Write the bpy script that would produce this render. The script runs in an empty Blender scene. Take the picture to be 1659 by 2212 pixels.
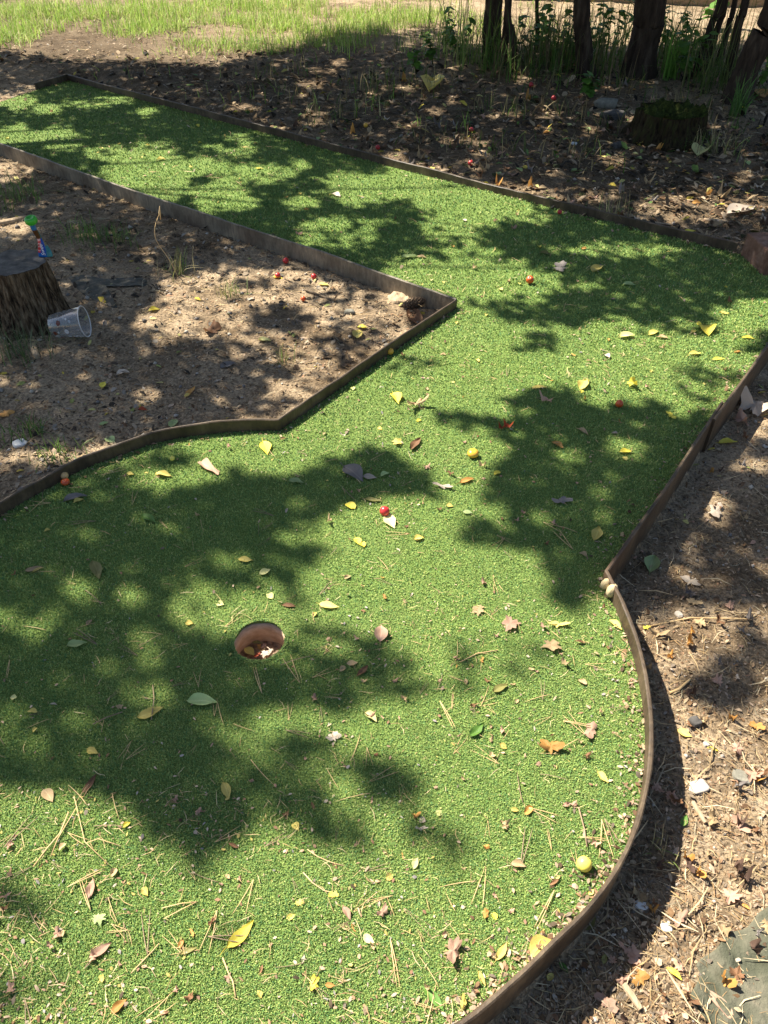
import bpy, math, random
import numpy as np
from mathutils import Vector, Matrix
from mathutils.geometry import delaunay_2d_cdt
random.seed(7); rng = np.random.default_rng(7)
R = math.radians
scene = bpy.context.scene
COL = scene.collection

# ------------------------------------------------------------------ camera frame (photo measured on a 1659 x 2212 sheet)
P = R(41.5); F = .745*2212; H = 1.5
cP, sP = math.cos(P), math.sin(P)
def at(x, y, z=0.0):
    u = (np.asarray(x, float)-829.5)/F; v = (1106-np.asarray(y, float))/F
    dy = cP+v*sP; dz = -sP+v*cP
    t = (z-H)/dz
    return u*t, dy*t
def proj(x, y, z=0.0):
    d = y*cP-(z-H)*sP
    v = y*sP+(z-H)*cP
    return 829.5+F*x/d, 1106-F*v/d
def at_plane_y(px, py, yw):
    u = (px-829.5)/F; v = (1106-py)/F
    t = yw/(cP+v*sP)
    return u*t, H+(-sP+v*cP)*t
SUN_EL = R(52); SAZ = np.array([-.82, .57]); SAZ /= np.linalg.norm(SAZ)
SUN = np.array([SAZ[0]*math.cos(SUN_EL), SAZ[1]*math.cos(SUN_EL), math.sin(SUN_EL)])

# ------------------------------------------------------------------ small helpers
_T = rng.random((256, 256))
def vnoise(x, y):
    x = np.asarray(x, float); y = np.asarray(y, float)
    xi = np.floor(x).astype(int); yi = np.floor(y).astype(int)
    fx = x-xi; fy = y-yi
    fx = fx*fx*(3-2*fx); fy = fy*fy*(3-2*fy)
    g = lambda a, b: _T[a % 256, b % 256]
    return (g(xi, yi)*(1-fx)+g(xi+1, yi)*fx)*(1-fy)+(g(xi, yi+1)*(1-fx)+g(xi+1, yi+1)*fx)*fy
def fbm(x, y, o=4):
    s = 0; a = .5; t = 0
    for i in range(o):
        s = s+a*vnoise(x*2**i+17.3*i, y*2**i+9.1*i); t += a; a *= .5
    return s/t
def sstep(a, b, x):
    t = np.clip((x-a)/(b-a), 0, 1); return t*t*(3-2*t)
def raw_mesh(name, V, Q, mat, attrs=None, smooth=False):
    """V (n,3); Q (m,4) or (m,3)."""
    V = np.asarray(V, np.float32); Q = np.asarray(Q, np.int32); k = Q.shape[1]
    me = bpy.data.meshes.new(name)
    me.vertices.add(len(V)); me.vertices.foreach_set('co', V.ravel())
    me.loops.add(Q.size); me.loops.foreach_set('vertex_index', Q.ravel())
    me.polygons.add(len(Q)); me.polygons.foreach_set('loop_start', np.arange(0, Q.size, k, dtype=np.int32))
    if smooth: me.polygons.foreach_set('use_smooth', np.ones(len(Q), bool))
    for nm, a in (attrs or {}).items():
        a = np.asarray(a, np.float32)
        if a.ndim == 1:
            at_ = me.attributes.new(nm, 'FLOAT', 'POINT'); at_.data.foreach_set('value', a)
        else:
            at_ = me.attributes.new(nm, 'FLOAT_COLOR', 'POINT'); at_.data.foreach_set('color', a.ravel())
    me.update(calc_edges=True); me.validate()
    if mat: me.materials.append(mat)
    return me
def py_mesh(name, V, Fc, mat, smooth=True, attrs=None):
    me = bpy.data.meshes.new(name); me.from_pydata([tuple(v) for v in V], [], [tuple(f) for f in Fc])
    me.polygons.foreach_set('use_smooth', [smooth]*len(me.polygons))
    for nm, a in (attrs or {}).items():
        a = np.asarray(a, np.float32)
        if a.ndim == 1:
            at_ = me.attributes.new(nm, 'FLOAT', 'POINT'); at_.data.foreach_set('value', a)
        else:
            at_ = me.attributes.new(nm, 'FLOAT_COLOR', 'POINT'); at_.data.foreach_set('color', a.ravel())
    if mat: me.materials.append(mat)
    me.update(); return me
def link(name, me, parent=None, loc=(0, 0, 0), rot=(0, 0, 0), sc=None):
    o = bpy.data.objects.new(name, me); COL.objects.link(o)
    o.location = loc; o.rotation_euler = rot
    if sc: o.scale = sc if hasattr(sc, '__len__') else (sc,)*3
    if parent: o.parent = parent
    return o
def tag(o, label, cat, group=None, kind=None):
    if label: o['label'] = label
    if cat: o['category'] = cat
    if group: o['group'] = group
    if kind: o['kind'] = kind
    return o
def setting(o, kind):
    o['kind'] = kind; return o

# ------------------------------------------------------------------ materials
def new_mat(name):
    m = bpy.data.materials.new(name); m.use_nodes = True
    nt = m.node_tree; b = nt.nodes['Principled BSDF']
    return m, nt, b
def N(nt, t, **kw):
    n = nt.nodes.new(t)
    for k, v in kw.items(): setattr(n, k, v)
    return n
def ramp(nt, src, stops, interp='LINEAR'):
    r = N(nt, 'ShaderNodeValToRGB'); r.color_ramp.interpolation = interp
    e = r.color_ramp.elements
    while len(e) > 1: e.remove(e[-1])
    e[0].position = stops[0][0]; e[0].color = (*stops[0][1], 1)
    for p, c in stops[1:]:
        x = e.new(p); x.color = (*c, 1)
    nt.links.new(src, r.inputs[0]); return r.outputs[0]
def noise(nt, scale, detail=4, rough=.6, vec=None, dist=0):
    n = N(nt, 'ShaderNodeTexNoise'); n.inputs['Scale'].default_value = scale
    n.inputs['Detail'].default_value = detail; n.inputs['Roughness'].default_value = rough
    n.inputs['Distortion'].default_value = dist
    if vec is not None: nt.links.new(vec, n.inputs['Vector'])
    return n.outputs['Fac']
def mapping(nt, scale=(1, 1, 1), coord='Object'):
    tc = N(nt, 'ShaderNodeTexCoord'); mp = N(nt, 'ShaderNodeMapping'); mp.inputs['Scale'].default_value = scale
    nt.links.new(tc.outputs[coord], mp.inputs['Vector']); return mp.outputs[0]
def mix(nt, fac, a, b, mode='MIX'):
    m = N(nt, 'ShaderNodeMix', data_type='RGBA', blend_type=mode)
    for s, v in ((0, fac), (6, a), (7, b)):
        if isinstance(v, bpy.types.NodeSocket): nt.links.new(v, m.inputs[s])
        else: m.inputs[s].default_value = v if s == 0 else (*v, 1)
    return m.outputs[2]
def bump(nt, b, h, strength=.5, dist=.01):
    n = N(nt, 'ShaderNodeBump'); n.inputs['Strength'].default_value = strength; n.inputs['Distance'].default_value = dist
    nt.links.new(h, n.inputs['Height']); nt.links.new(n.outputs[0], b.inputs['Normal'])
def attr(nt, name):
    a = N(nt, 'ShaderNodeAttribute', attribute_name=name); return a

def mat_ground():
    m, nt, b = new_mat('soil')
    v = mapping(nt)
    big = noise(nt, 1.1, 5, .6, v); mid = noise(nt, 9, 6, .65, v); fine = noise(nt, 90, 6, .75, v)
    c = ramp(nt, mid, [(.28, (.09, .062, .037)), (.48, (.21, .15, .09)), (.7, (.40, .305, .20))])
    c = mix(nt, ramp(nt, big, [(.42, (0, 0, 0)), (.6, (1, 1, 1))]), c, mix(nt, .6, c, (.47, .36, .235)))
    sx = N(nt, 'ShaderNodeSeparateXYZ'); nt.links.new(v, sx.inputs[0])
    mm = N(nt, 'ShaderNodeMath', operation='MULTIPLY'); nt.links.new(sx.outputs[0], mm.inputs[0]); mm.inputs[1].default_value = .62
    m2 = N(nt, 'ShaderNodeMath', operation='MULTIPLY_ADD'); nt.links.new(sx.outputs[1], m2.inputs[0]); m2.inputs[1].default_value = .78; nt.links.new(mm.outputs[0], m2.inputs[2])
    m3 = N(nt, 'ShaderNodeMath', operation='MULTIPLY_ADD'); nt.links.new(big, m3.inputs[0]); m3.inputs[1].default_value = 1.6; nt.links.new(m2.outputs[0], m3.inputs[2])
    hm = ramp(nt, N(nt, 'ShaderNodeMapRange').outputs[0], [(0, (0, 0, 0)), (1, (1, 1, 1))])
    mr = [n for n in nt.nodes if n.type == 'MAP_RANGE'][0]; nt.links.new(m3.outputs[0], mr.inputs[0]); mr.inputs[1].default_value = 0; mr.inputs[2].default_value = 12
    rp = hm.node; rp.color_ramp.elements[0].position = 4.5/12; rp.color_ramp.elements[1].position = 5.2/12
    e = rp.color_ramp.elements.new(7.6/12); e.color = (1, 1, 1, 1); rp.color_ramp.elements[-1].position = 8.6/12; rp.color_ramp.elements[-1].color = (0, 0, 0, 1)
    c = mix(nt, hm, c, mix(nt, .25, (.050, .033, .018), c))  # humus band, also darkened in colour to deepen the forest floor's shade
    sp = ramp(nt, fine, [(.32, (.35, .33, .31)), (.5, (1, 1, 1)), (.68, (1.45, 1.42, 1.36))])
    c = mix(nt, 1.0, c, sp, 'MULTIPLY')
    vo = N(nt, 'ShaderNodeTexVoronoi'); vo.inputs['Scale'].default_value = 140; nt.links.new(v, vo.inputs['Vector'])
    peb = ramp(nt, vo.outputs['Color'], [(.0, (.5, .46, .42)), (.5, (1, 1, 1)), (1, (1.5, 1.45, 1.4))])
    c = mix(nt, .7, c, peb, 'MULTIPLY')
    nt.links.new(c, b.inputs['Base Color']); b.inputs['Roughness'].default_value = .95; b.inputs['Specular IOR Level'].default_value = .15
    ad = N(nt, 'ShaderNodeMath', operation='ADD'); nt.links.new(fine, ad.inputs[0]); nt.links.new(mid, ad.inputs[1])
    bump(nt, b, ad.outputs[0], .9, .012)
    return m
def mat_turf_base():
    m, nt, b = new_mat('turf_backing')
    v = mapping(nt)
    f = noise(nt, 260, 4, .7, v); g = noise(nt, 3, 4, .6, v)
    c = ramp(nt, f, [(.33, (.06, .11, .025)), (.5, (.14, .21, .05)), (.7, (.25, .32, .085))])
    c = mix(nt, ramp(nt, g, [(.4, (0, 0, 0)), (.65, (.35, .35, .35))]), c, (.15, .19, .06))
    nt.links.new(c, b.inputs['Base Color']); b.inputs['Roughness'].default_value = .85; b.inputs['Specular IOR Level'].default_value = .1
    bump(nt, b, f, .8, .006)
    return m
def mat_fibre():
    m, nt, b = new_mat('turf_fibre')
    a = attr(nt, 'rnd')
    c = ramp(nt, a.outputs['Fac'], [(0, (.08, .20, .09)), (.22, (.145, .27, .085)), (.5, (.26, .37, .105)), (.75, (.36, .445, .14)), (.9, (.46, .475, .18)), (1, (.54, .46, .26))])
    g = noise(nt, 2.2, 4, .6, mapping(nt))
    c = mix(nt, 1.0, c, ramp(nt, g, [(.3, (.78, .84, .78)), (.7, (1.15, 1.06, 1.0))]), 'MULTIPLY')
    nt.links.new(c, b.inputs['Base Color']); b.inputs['Roughness'].default_value = .6; b.inputs['Specular IOR Level'].default_value = .08
    return m
def mat_edging(name, dark, midc, light, rough=.55):
    m, nt, b = new_mat(name)
    v = mapping(nt, (1, 1, 1)); vv = mapping(nt, (1, 1, .25))
    a = noise(nt, 7, 6, .7, v); s = noise(nt, 60, 5, .7, vv); d = noise(nt, 2.2, 3, .6, v)
    c = ramp(nt, a, [(.3, dark), (.5, midc), (.72, light)])
    c = mix(nt, 1., c, ramp(nt, s, [(.3, (.55, .55, .55)), (.55, (1, 1, 1)), (.75, (1.3, 1.25, 1.2))]), 'MULTIPLY')
    c = mix(nt, ramp(nt, d, [(.56, (0, 0, 0)), (.70, (.4, .4, .4))]), c, (.10, .045, .026))
    nt.links.new(c, b.inputs['Base Color']); b.inputs['Roughness'].default_value = rough; b.inputs['Specular IOR Level'].default_value = .4
    bump(nt, b, s, .5, .004); return m
def mat_leaf(name, base, tip, spot, rough=.55, spotamt=.5):
    """colour runs by noise; lighter midrib from the 'across' attribute; each object a touch different"""
    m, nt, b = new_mat(name)
    v = mapping(nt)
    oi = N(nt, 'ShaderNodeObjectInfo')
    n1 = noise(nt, 60, 4, .6, v); n2 = noise(nt, 190, 3, .6, v)
    c = mix(nt, ramp(nt, n1, [(.35, (0, 0, 0)), (.65, (1, 1, 1))]), base, tip)
    c = mix(nt, ramp(nt, n2, [(.58, (0, 0, 0)), (.7, (spotamt,)*3)]), c, spot)
    ac = attr(nt, 'across')
    c = mix(nt, ramp(nt, ac.outputs['Fac'], [(0, (.35, .35, .35)), (.14, (0, 0, 0))]), c, tuple(min(1, x*1.5+.03) for x in tip))
    hs = N(nt, 'ShaderNodeHueSaturation'); nt.links.new(c, hs.inputs['Color'])
    mr = N(nt, 'ShaderNodeMapRange'); nt.links.new(oi.outputs['Random'], mr.inputs[0]); mr.inputs[3].default_value = .72; mr.inputs[4].default_value = 1.2
    nt.links.new(mr.outputs[0], hs.inputs['Value'])
    nt.links.new(hs.outputs[0], b.inputs['Base Color']); b.inputs['Roughness'].default_value = rough; b.inputs['Specular IOR Level'].default_value = .3
    bump(nt, b, n2, .25, .003)
    # thin blade lets some light through
    tr = N(nt, 'ShaderNodeBsdfTranslucent'); nt.links.new(hs.outputs[0], tr.inputs['Color'])
    mx = N(nt, 'ShaderNodeMixShader'); mx.inputs[0].default_value = .22
    nt.links.new(b.outputs[0], mx.inputs[1]); nt.links.new(tr.outputs[0], mx.inputs[2])
    nt.links.new(mx.outputs[0], nt.nodes['Material Output'].inputs['Surface'])
    return m
def mat_vcol(name, rough=.7, translucent=0., scale=(1, 1, 1)):
    m, nt, b = new_mat(name)
    a = attr(nt, 'tint')
    n2 = noise(nt, 150, 3, .6, mapping(nt, scale))
    c = mix(nt, 1., a.outputs['Color'], ramp(nt, n2, [(.3, (.75, .75, .75)), (.7, (1.2, 1.2, 1.2))]), 'MULTIPLY')
    nt.links.new(c, b.inputs['Base Color']); b.inputs['Roughness'].default_value = rough; b.inputs['Specular IOR Level'].default_value = .2
    if translucent:
        tr = N(nt, 'ShaderNodeBsdfTranslucent'); nt.links.new(c, tr.inputs['Color'])
        mx = N(nt, 'ShaderNodeMixShader'); mx.inputs[0].default_value = translucent
        nt.links.new(b.outputs[0], mx.inputs[1]); nt.links.new(tr.outputs[0], mx.inputs[2])
        nt.links.new(mx.outputs[0], nt.nodes['Material Output'].inputs['Surface'])
    return m
def mat_simple(name, stops, scale=20, rough=.7, bmp=.4, stretch=(1, 1, 1), spec=.3, bd=.008, detail=6):
    m, nt, b = new_mat(name)
    v = mapping(nt, stretch); f = noise(nt, scale, detail, .65, v)
    nt.links.new(ramp(nt, f, stops), b.inputs['Base Color'])
    b.inputs['Roughness'].default_value = rough; b.inputs['Specular IOR Level'].default_value = spec
    if bmp: bump(nt, b, f, bmp, bd)
    return m
def mat_fruit(name, a, c, rough=.3):
    m, nt, b = new_mat(name)
    v = mapping(nt); f = noise(nt, 45, 4, .6, v); g = noise(nt, 300, 2, .5, v)
    col = ramp(nt, f, [(.3, a), (.7, c)])
    col = mix(nt, ramp(nt, g, [(.66, (0, 0, 0)), (.74, (.5, .5, .5))]), col, tuple(min(1, x*1.3+.04) for x in c))
    nt.links.new(col, b.inputs['Base Color']); b.inputs['Roughness'].default_value = rough
    b.inputs['Subsurface Weight'].default_value = .08; b.inputs['Subsurface Radius'].default_value = (.006, .003, .001)
    return m

M = {}
M['soil'] = mat_ground(); M['turf'] = mat_turf_base(); M['fibre'] = mat_fibre()
M['edge'] = mat_edging('weathered_brown_edging', (.038, .025, .015), (.088, .060, .036), (.165, .12, .073))
M['edge_grey'] = mat_edging('weathered_grey_brown_edging', (.09, .072, .05), (.21, .172, .122), (.34, .285, .20), .5)
M['bark'] = mat_simple('tree_bark', [(.3, (.020, .014, .010)), (.55, (.06, .044, .032)), (.75, (.12, .09, .066))], 26, .9, 1., (1, 1, .18), .1, .03)
M['twig'] = mat_simple('twig_bark', [(.3, (.07, .05, .035)), (.7, (.2, .15, .1))], 60, .9, .4)
M['canopy'] = mat_simple('living_leaf', [(.3, (.035, .075, .015)), (.7, (.07, .13, .03))], 3, .6, 0)
M['litter'] = mat_vcol('dry_litter', .8, .12)
M['grass'] = mat_vcol('grass_blade', .55, .35)
LEAF = dict(
    yellow=mat_leaf('yellow_leaf', (.72, .55, .12), (.80, .66, .20), (.35, .2, .03)),
    bright=mat_leaf('bright_yellow_leaf', (.82, .66, .06), (.86, .73, .12), (.6, .4, .02), .5, .3),
    pale=mat_leaf('pale_yellow_leaf', (.66, .62, .24), (.74, .70, .32), (.5, .45, .15), .55, .4),
    lime=mat_leaf('pale_green_leaf', (.40, .52, .19), (.50, .58, .26), (.3, .3, .1), .55, .5),
    green=mat_leaf('green_leaf', (.10, .22, .035), (.15, .28, .05), (.2, .2, .04), .45, .4),
    olive=mat_leaf('olive_leaf', (.20, .19, .055), (.27, .24, .08), (.12, .09, .03), .5, .6),
    orange=mat_leaf('orange_leaf', (.52, .24, .055), (.62, .34, .10), (.3, .12, .03), .6, .6),
    tan=mat_leaf('tan_leaf', (.45, .31, .16), (.55, .40, .22), (.28, .16, .08), .7, .6),
    beige=mat_leaf('beige_leaf', (.58, .47, .36), (.66, .55, .43), (.4, .3, .2), .7, .4),
    pink=mat_leaf('pinkish_brown_leaf', (.46, .27, .18), (.56, .35, .25), (.3, .15, .1), .7, .5),
    brown=mat_leaf('brown_leaf', (.20, .095, .045), (.30, .16, .08), (.1, .05, .03), .65, .6),
    dark=mat_leaf('dark_brown_leaf', (.085, .05, .035), (.14, .085, .06), (.05, .03, .02), .7, .6),
    grey=mat_leaf('grey_brown_leaf', (.19, .165, .15), (.27, .235, .21), (.12, .1, .09), .7, .5),
    red=mat_leaf('reddish_leaf', (.33, .035, .012), (.45, .10, .03), (.15, .02, .01), .5, .6))

# ------------------------------------------------------------------ world outlines
HB = .045
def W(*pts, z=HB): return [tuple(float(c) for c in at(x, y, z)) for x, y in pts]
CEN = np.array([-.253, 1.166])
def arc(a0, a1, r0, r1, n):
    return [(CEN[0]+(r0+(r1-r0)*i/(n-1))*math.cos(R(a0+(a1-a0)*i/(n-1))), CEN[1]+(r0+(r1-r0)*i/(n-1))*math.sin(R(a0+(a1-a0)*i/(n-1)))) for i in range(n)]
def catmull(pts, n=6):
    p = [np.array(q) for q in pts]; out = []
    for i in range(len(p)-1):
        a = p[max(0, i-1)]; b = p[i]; c = p[i+1]; d = p[min(len(p)-1, i+2)]
        for k in range(n):
            t = k/n
            out.append(tuple(.5*((2*b)+(-a+c)*t+(2*a-5*b+4*c-d)*t*t+(-a+3*b-3*c+d)*t**3)))
    out.append(tuple(p[-1])); return out
Llane = W((-160, 254), (0, 309), (360, 435), (715, 550), (985, 645))
Ldiag = W((985, 645), (600, 905))
Lcurve = catmull(W((600, 905), (560, 905), (520, 906), (440, 913), (340, 930), (260, 956), (160, 993), (112, 1019), (50, 1052), (0, 1081))+arc(153, 185, 1.01, .94, 4), 5)
Rcurve = arc(250, 290, .87, .872, 6)+W((1000, 2212), (1120, 2110), (1200, 2030), (1270, 1960), (1330, 1880), (1370, 1800), (1395, 1720), (1408, 1640), (1408, 1550), (1395, 1460), (1372, 1370), (1340, 1290))
Rcurve = catmull(Rcurve, 4)
Rbend = W((1310, 1232), (1445, 1045), (1545, 890))
Rfar = W((1545, 890), (1659, 740))
CORNER = (2.02, 3.33)
Flane = W((1700, 552), (1594, 525), (1229, 440), (830, 340), (390, 225), (145, 161))
Fend = W((145, 161), (75, 181))
POLY = np.array(Llane[:-1]+Ldiag[:-1]+Lcurve+arc(190, 245, .93, .87, 10)+Rcurve+Rbend[:-1]+Rfar+[CORNER]+Flane+Fend[1:]+W((0, 205)))
def inside(x, y, poly=POLY):
    x = np.asarray(x); y = np.asarray(y); r = np.zeros(x.shape, bool); n = len(poly)
    for i in range(n):
        x0, y0 = poly[i]; x1, y1 = poly[(i+1) % n]
        if y0 == y1: continue
        c = ((y0 > y) != (y1 > y)) & (x < (x1-x0)*(y-y0)/(y1-y0)+x0)
        r ^= c
    return r
def edge_dist(x, y, poly=POLY):
    x = np.asarray(x, float); y = np.asarray(y, float); d = np.full(x.shape, 1e9); n = len(poly)
    for i in range(n):
        a = poly[i]; b = poly[(i+1) % n]; ab = b-a; L = ab@ab
        if L < 1e-12: continue
        t = np.clip(((x-a[0])*ab[0]+(y-a[1])*ab[1])/L, 0, 1)
        d = np.minimum(d, np.hypot(x-a[0]-t*ab[0], y-a[1]-t*ab[1]))
    return d
HOLE = (-.310, 1.211); HR = .0655

# ------------------------------------------------------------------ ground height
def ground_h(x, y):
    x = np.asarray(x, float); y = np.asarray(y, float)
    ins = inside(x, y); d = edge_dist(x, y); sd = np.where(ins, -d, d)
    n = .62*x+.78*y
    far = sstep(3.6, 3.95, n)
    cr = 1.15*(y-CEN[1])-2.2*(x-CEN[0])
    left = sstep(-.15, .15, cr)
    near = left*(-.036)+(1-left)*(-.092)
    near = near*(1-sstep(.5, 3., sd)*.35)
    backl = sstep(5.2, 6.6, y)*left
    near = near*(1-backl)
    fh = -.006+.035*sstep(.03, .45, sd)
    h = near*(1-far)+fh*far
    und = (fbm(x*1.7+3, y*1.7, 4)-.5)*.07*sstep(.05, .5, sd)+(fbm(x*9, y*9, 3)-.5)*.022*sstep(.0, .12, sd)+(vnoise(x*31, y*31)-.5)*.006*sstep(0, .1, sd)
    h = h+und
    h = np.where(ins, np.minimum(-.05, h*0-.05-.03*sstep(0, .1, d)), h)
    hd = np.hypot(x-HOLE[0], y-HOLE[1])
    h = np.where(hd < .24, -.22, h)
    dist = np.hypot(x, y)
    h = h+np.where(ins, 0, sstep(9, 40, dist)*.25*(fbm(x*.15, y*.15, 3)-.5)*2)
    return h
def gpt(px, py, dz=0.):
    z = 0.
    for _ in range(4):
        x, y = at(px, py, z); z = float(ground_h(np.array([x]), np.array([y]))[0])
    return float(x), float(y), z+dz
def axis(a, b, s, far, growth=1.22):
    mid = list(np.arange(a, b+s/2, s)); lo = []; st = s; v = a
    while v > far[0]: st *= growth; v -= st; lo.append(v)
    hi = []; st = s; v = b
    while v < far[1]: st *= growth; v += st; hi.append(v)
    return np.array(lo[::-1]+mid+hi)
gx = axis(-3.4, 3.4, .024, (-70, 70)); gy = axis(.1, 8.6, .026, (-40, 130))
GX, GY = np.meshgrid(gx, gy)
GZ = ground_h(GX.ravel(), GY.ravel())
nx, ny = len(gx), len(gy)
ii = np.arange((nx-1)*(ny-1)); r_ = ii//(nx-1); c_ = ii % (nx-1); q0 = r_*nx+c_
ground = link('ground', raw_mesh('ground', np.c_[GX.ravel(), GY.ravel(), GZ], np.c_[q0, q0+1, q0+nx+1, q0+nx], M['soil'], smooth=True))
setting(ground, 'structure')

# ------------------------------------------------------------------ turf base with its cup opening
nh = 56
hole_ring = [(HOLE[0]+(HR+.002*math.sin(7*i)+.0015*math.sin(13*i))*math.cos(2*math.pi*i/nh), HOLE[1]+(HR+.002*math.sin(7*i)+.0015*math.sin(13*i))*math.sin(2*math.pi*i/nh)) for i in range(nh)]
gxs, gys = np.meshgrid(np.arange(-3.2, 2.1, .09), np.arange(.25, 7.1, .09))
gp = np.c_[gxs.ravel(), gys.ravel()]
k = inside(gp[:, 0], gp[:, 1]) & (edge_dist(gp[:, 0], gp[:, 1]) > .03) & (np.hypot(gp[:, 0]-HOLE[0], gp[:, 1]-HOLE[1]) > HR+.03)
pts = [Vector(p) for p in POLY]+[Vector(p) for p in hole_ring]+[Vector(p) for p in gp[k]]
npz = len(POLY)
edges = [(i, (i+1) % npz) for i in range(npz)]+[(npz+i, npz+(i+1) % nh) for i in range(nh)]
vo, eo, fo, *_ = delaunay_2d_cdt(pts, edges, [], 0, 1e-6)
fk = []
for f in fo:
    cx = sum(vo[i][0] for i in f)/3; cy = sum(vo[i][1] for i in f)/3
    if inside(np.array([cx]), np.array([cy]))[0] and math.hypot(cx-HOLE[0], cy-HOLE[1]) > HR-.002: fk.append(list(f))
def turf_h(x, y): return (fbm(np.asarray(x)*1.4+40, np.asarray(y)*1.4, 3)-.5)*.012
vz = turf_h(np.array([v[0] for v in vo]), np.array([v[1] for v in vo]))
V = [(v[0], v[1], z) for v, z in zip(vo, vz)]
# turned-down lip at the cup
hv = {}
idx = [min(range(len(V)), key=lambda j: (V[j][0]-p[0])**2+(V[j][1]-p[1])**2) for p in hole_ring]
for j in idx: hv[j] = len(V); V.append((V[j][0], V[j][1], V[j][2]-.010))
for i in range(nh):
    a, b_ = idx[i], idx[(i+1) % nh]; fk.append([a, b_, hv[b_], hv[a]])
turf = link('turf_base', py_mesh('turf_base', V, fk, M['turf'])); setting(turf, 'structure')

# pile: short curled fibres over the whole sheet
nf = 1250000
px = rng.uniform(-420, 2080, nf); py = rng.uniform(130, 2560, nf)
fx, fy = at(px, py)
ok = inside(fx, fy) & (np.hypot(fx-HOLE[0], fy-HOLE[1]) > HR-.001)
fx = fx[ok]; fy = fy[ok]; nf = len(fx)
ne = 3600
ea = rng.uniform(0, 2*np.pi, ne); er = HR-.0025+np.abs(rng.normal(0, .004, ne))
fx = np.r_[fx, HOLE[0]+er*np.cos(ea)]; fy = np.r_[fy, HOLE[1]+er*np.sin(ea)]; nf = len(fx)
dist = np.sqrt(fx**2+fy**2+H*H)
L = rng.uniform(.0038, .0072, nf)*np.clip(dist/2.2, .9, 1.9); wd = rng.uniform(.00045, .00085, nf)*np.clip(dist/1.7, .9, 4)
hd = rng.uniform(0, 2*np.pi, nf); lean = rng.uniform(.15, .8, nf); cur = rng.uniform(.2, 1.0, nf); tw = rng.normal(0, .9, nf)
dx, dy = np.cos(hd), np.sin(hd); ex, ey = np.cos(hd+tw), np.sin(hd+tw)
z0 = turf_h(fx, fy)-.0005
p0 = np.c_[fx, fy, z0]
p1 = p0+np.c_[dx*L*lean*.5, dy*L*lean*.5, L*.55]
p2 = p1+np.c_[ex*L*.5*cur, ey*L*.5*cur, L*(.35-.5*cur*lean)]
s0 = np.c_[-dy, dx, 0*dx]*wd[:, None]; s2 = np.c_[-ey, ex, 0*ex]*wd[:, None]*.7
Vf = np.stack([p0-s0, p0+s0, p1-s0, p1+s0, p2-s2, p2+s2], 1).reshape(-1, 3)
b0 = np.arange(nf)*6
Qf = np.stack([np.c_[b0, b0+1, b0+3, b0+2], np.c_[b0+2, b0+3, b0+5, b0+4]], 1).reshape(-1, 4)
rn = np.clip(rng.beta(1.5, 1.8, nf)+.10*(vnoise(fx*40, fy*40)-.5), 0, 1)
pile = link('turf_pile', raw_mesh('turf_pile', Vf, Qf, M['fibre'], {'rnd': np.repeat(rn, 6)})); setting(pile, 'stuff')

# ------------------------------------------------------------------ the cup
def lathe(prof, n=40):
    V = []; Fc = []
    for r, z in prof:
        for i in range(n): V.append((r*math.cos(2*math.pi*i/n), r*math.sin(2*math.pi*i/n), z))
    for j in range(len(prof)-1):
        for i in range(n): Fc.append((j*n+i, j*n+(i+1) % n, (j+1)*n+(i+1) % n, (j+1)*n+i))
    return V, Fc
cup = link('golf_hole', None, loc=(HOLE[0], HOLE[1], -.011))
tag(cup, 'round hole with a brown clay coloured liner sunk in the green turf', 'golf hole')
M['liner'] = mat_simple('clay_liner', [(.3, (.46, .29, .18)), (.55, (.62, .43, .29)), (.75, (.70, .54, .40))], 30, .6, .3, (1, 1, 2))
V, Fc = lathe([(HR+.004, 0), (HR-.001, -.0005), (HR-.001, -.03), (HR-.002, -.10)], 56)
link('liner', py_mesh('liner', V, Fc, M['liner']), cup)
V, Fc = lathe([(0.0001, 0)]+[(HR*t/6, .004*math.sin(t*2.1)) for t in range(1, 7)], 30)
V = [(x, y, z+.012*(vnoise(np.array(x*50), np.array(y*50))-.5)) for x, y, z in V]
link('cup_floor', py_mesh('cup_floor', V, Fc, mat_simple('cup_soil', [(.3, (.12, .075, .05)), (.7, (.42, .30, .20))], 90, .95, .8)), cup, (0, 0, -.066))

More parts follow.
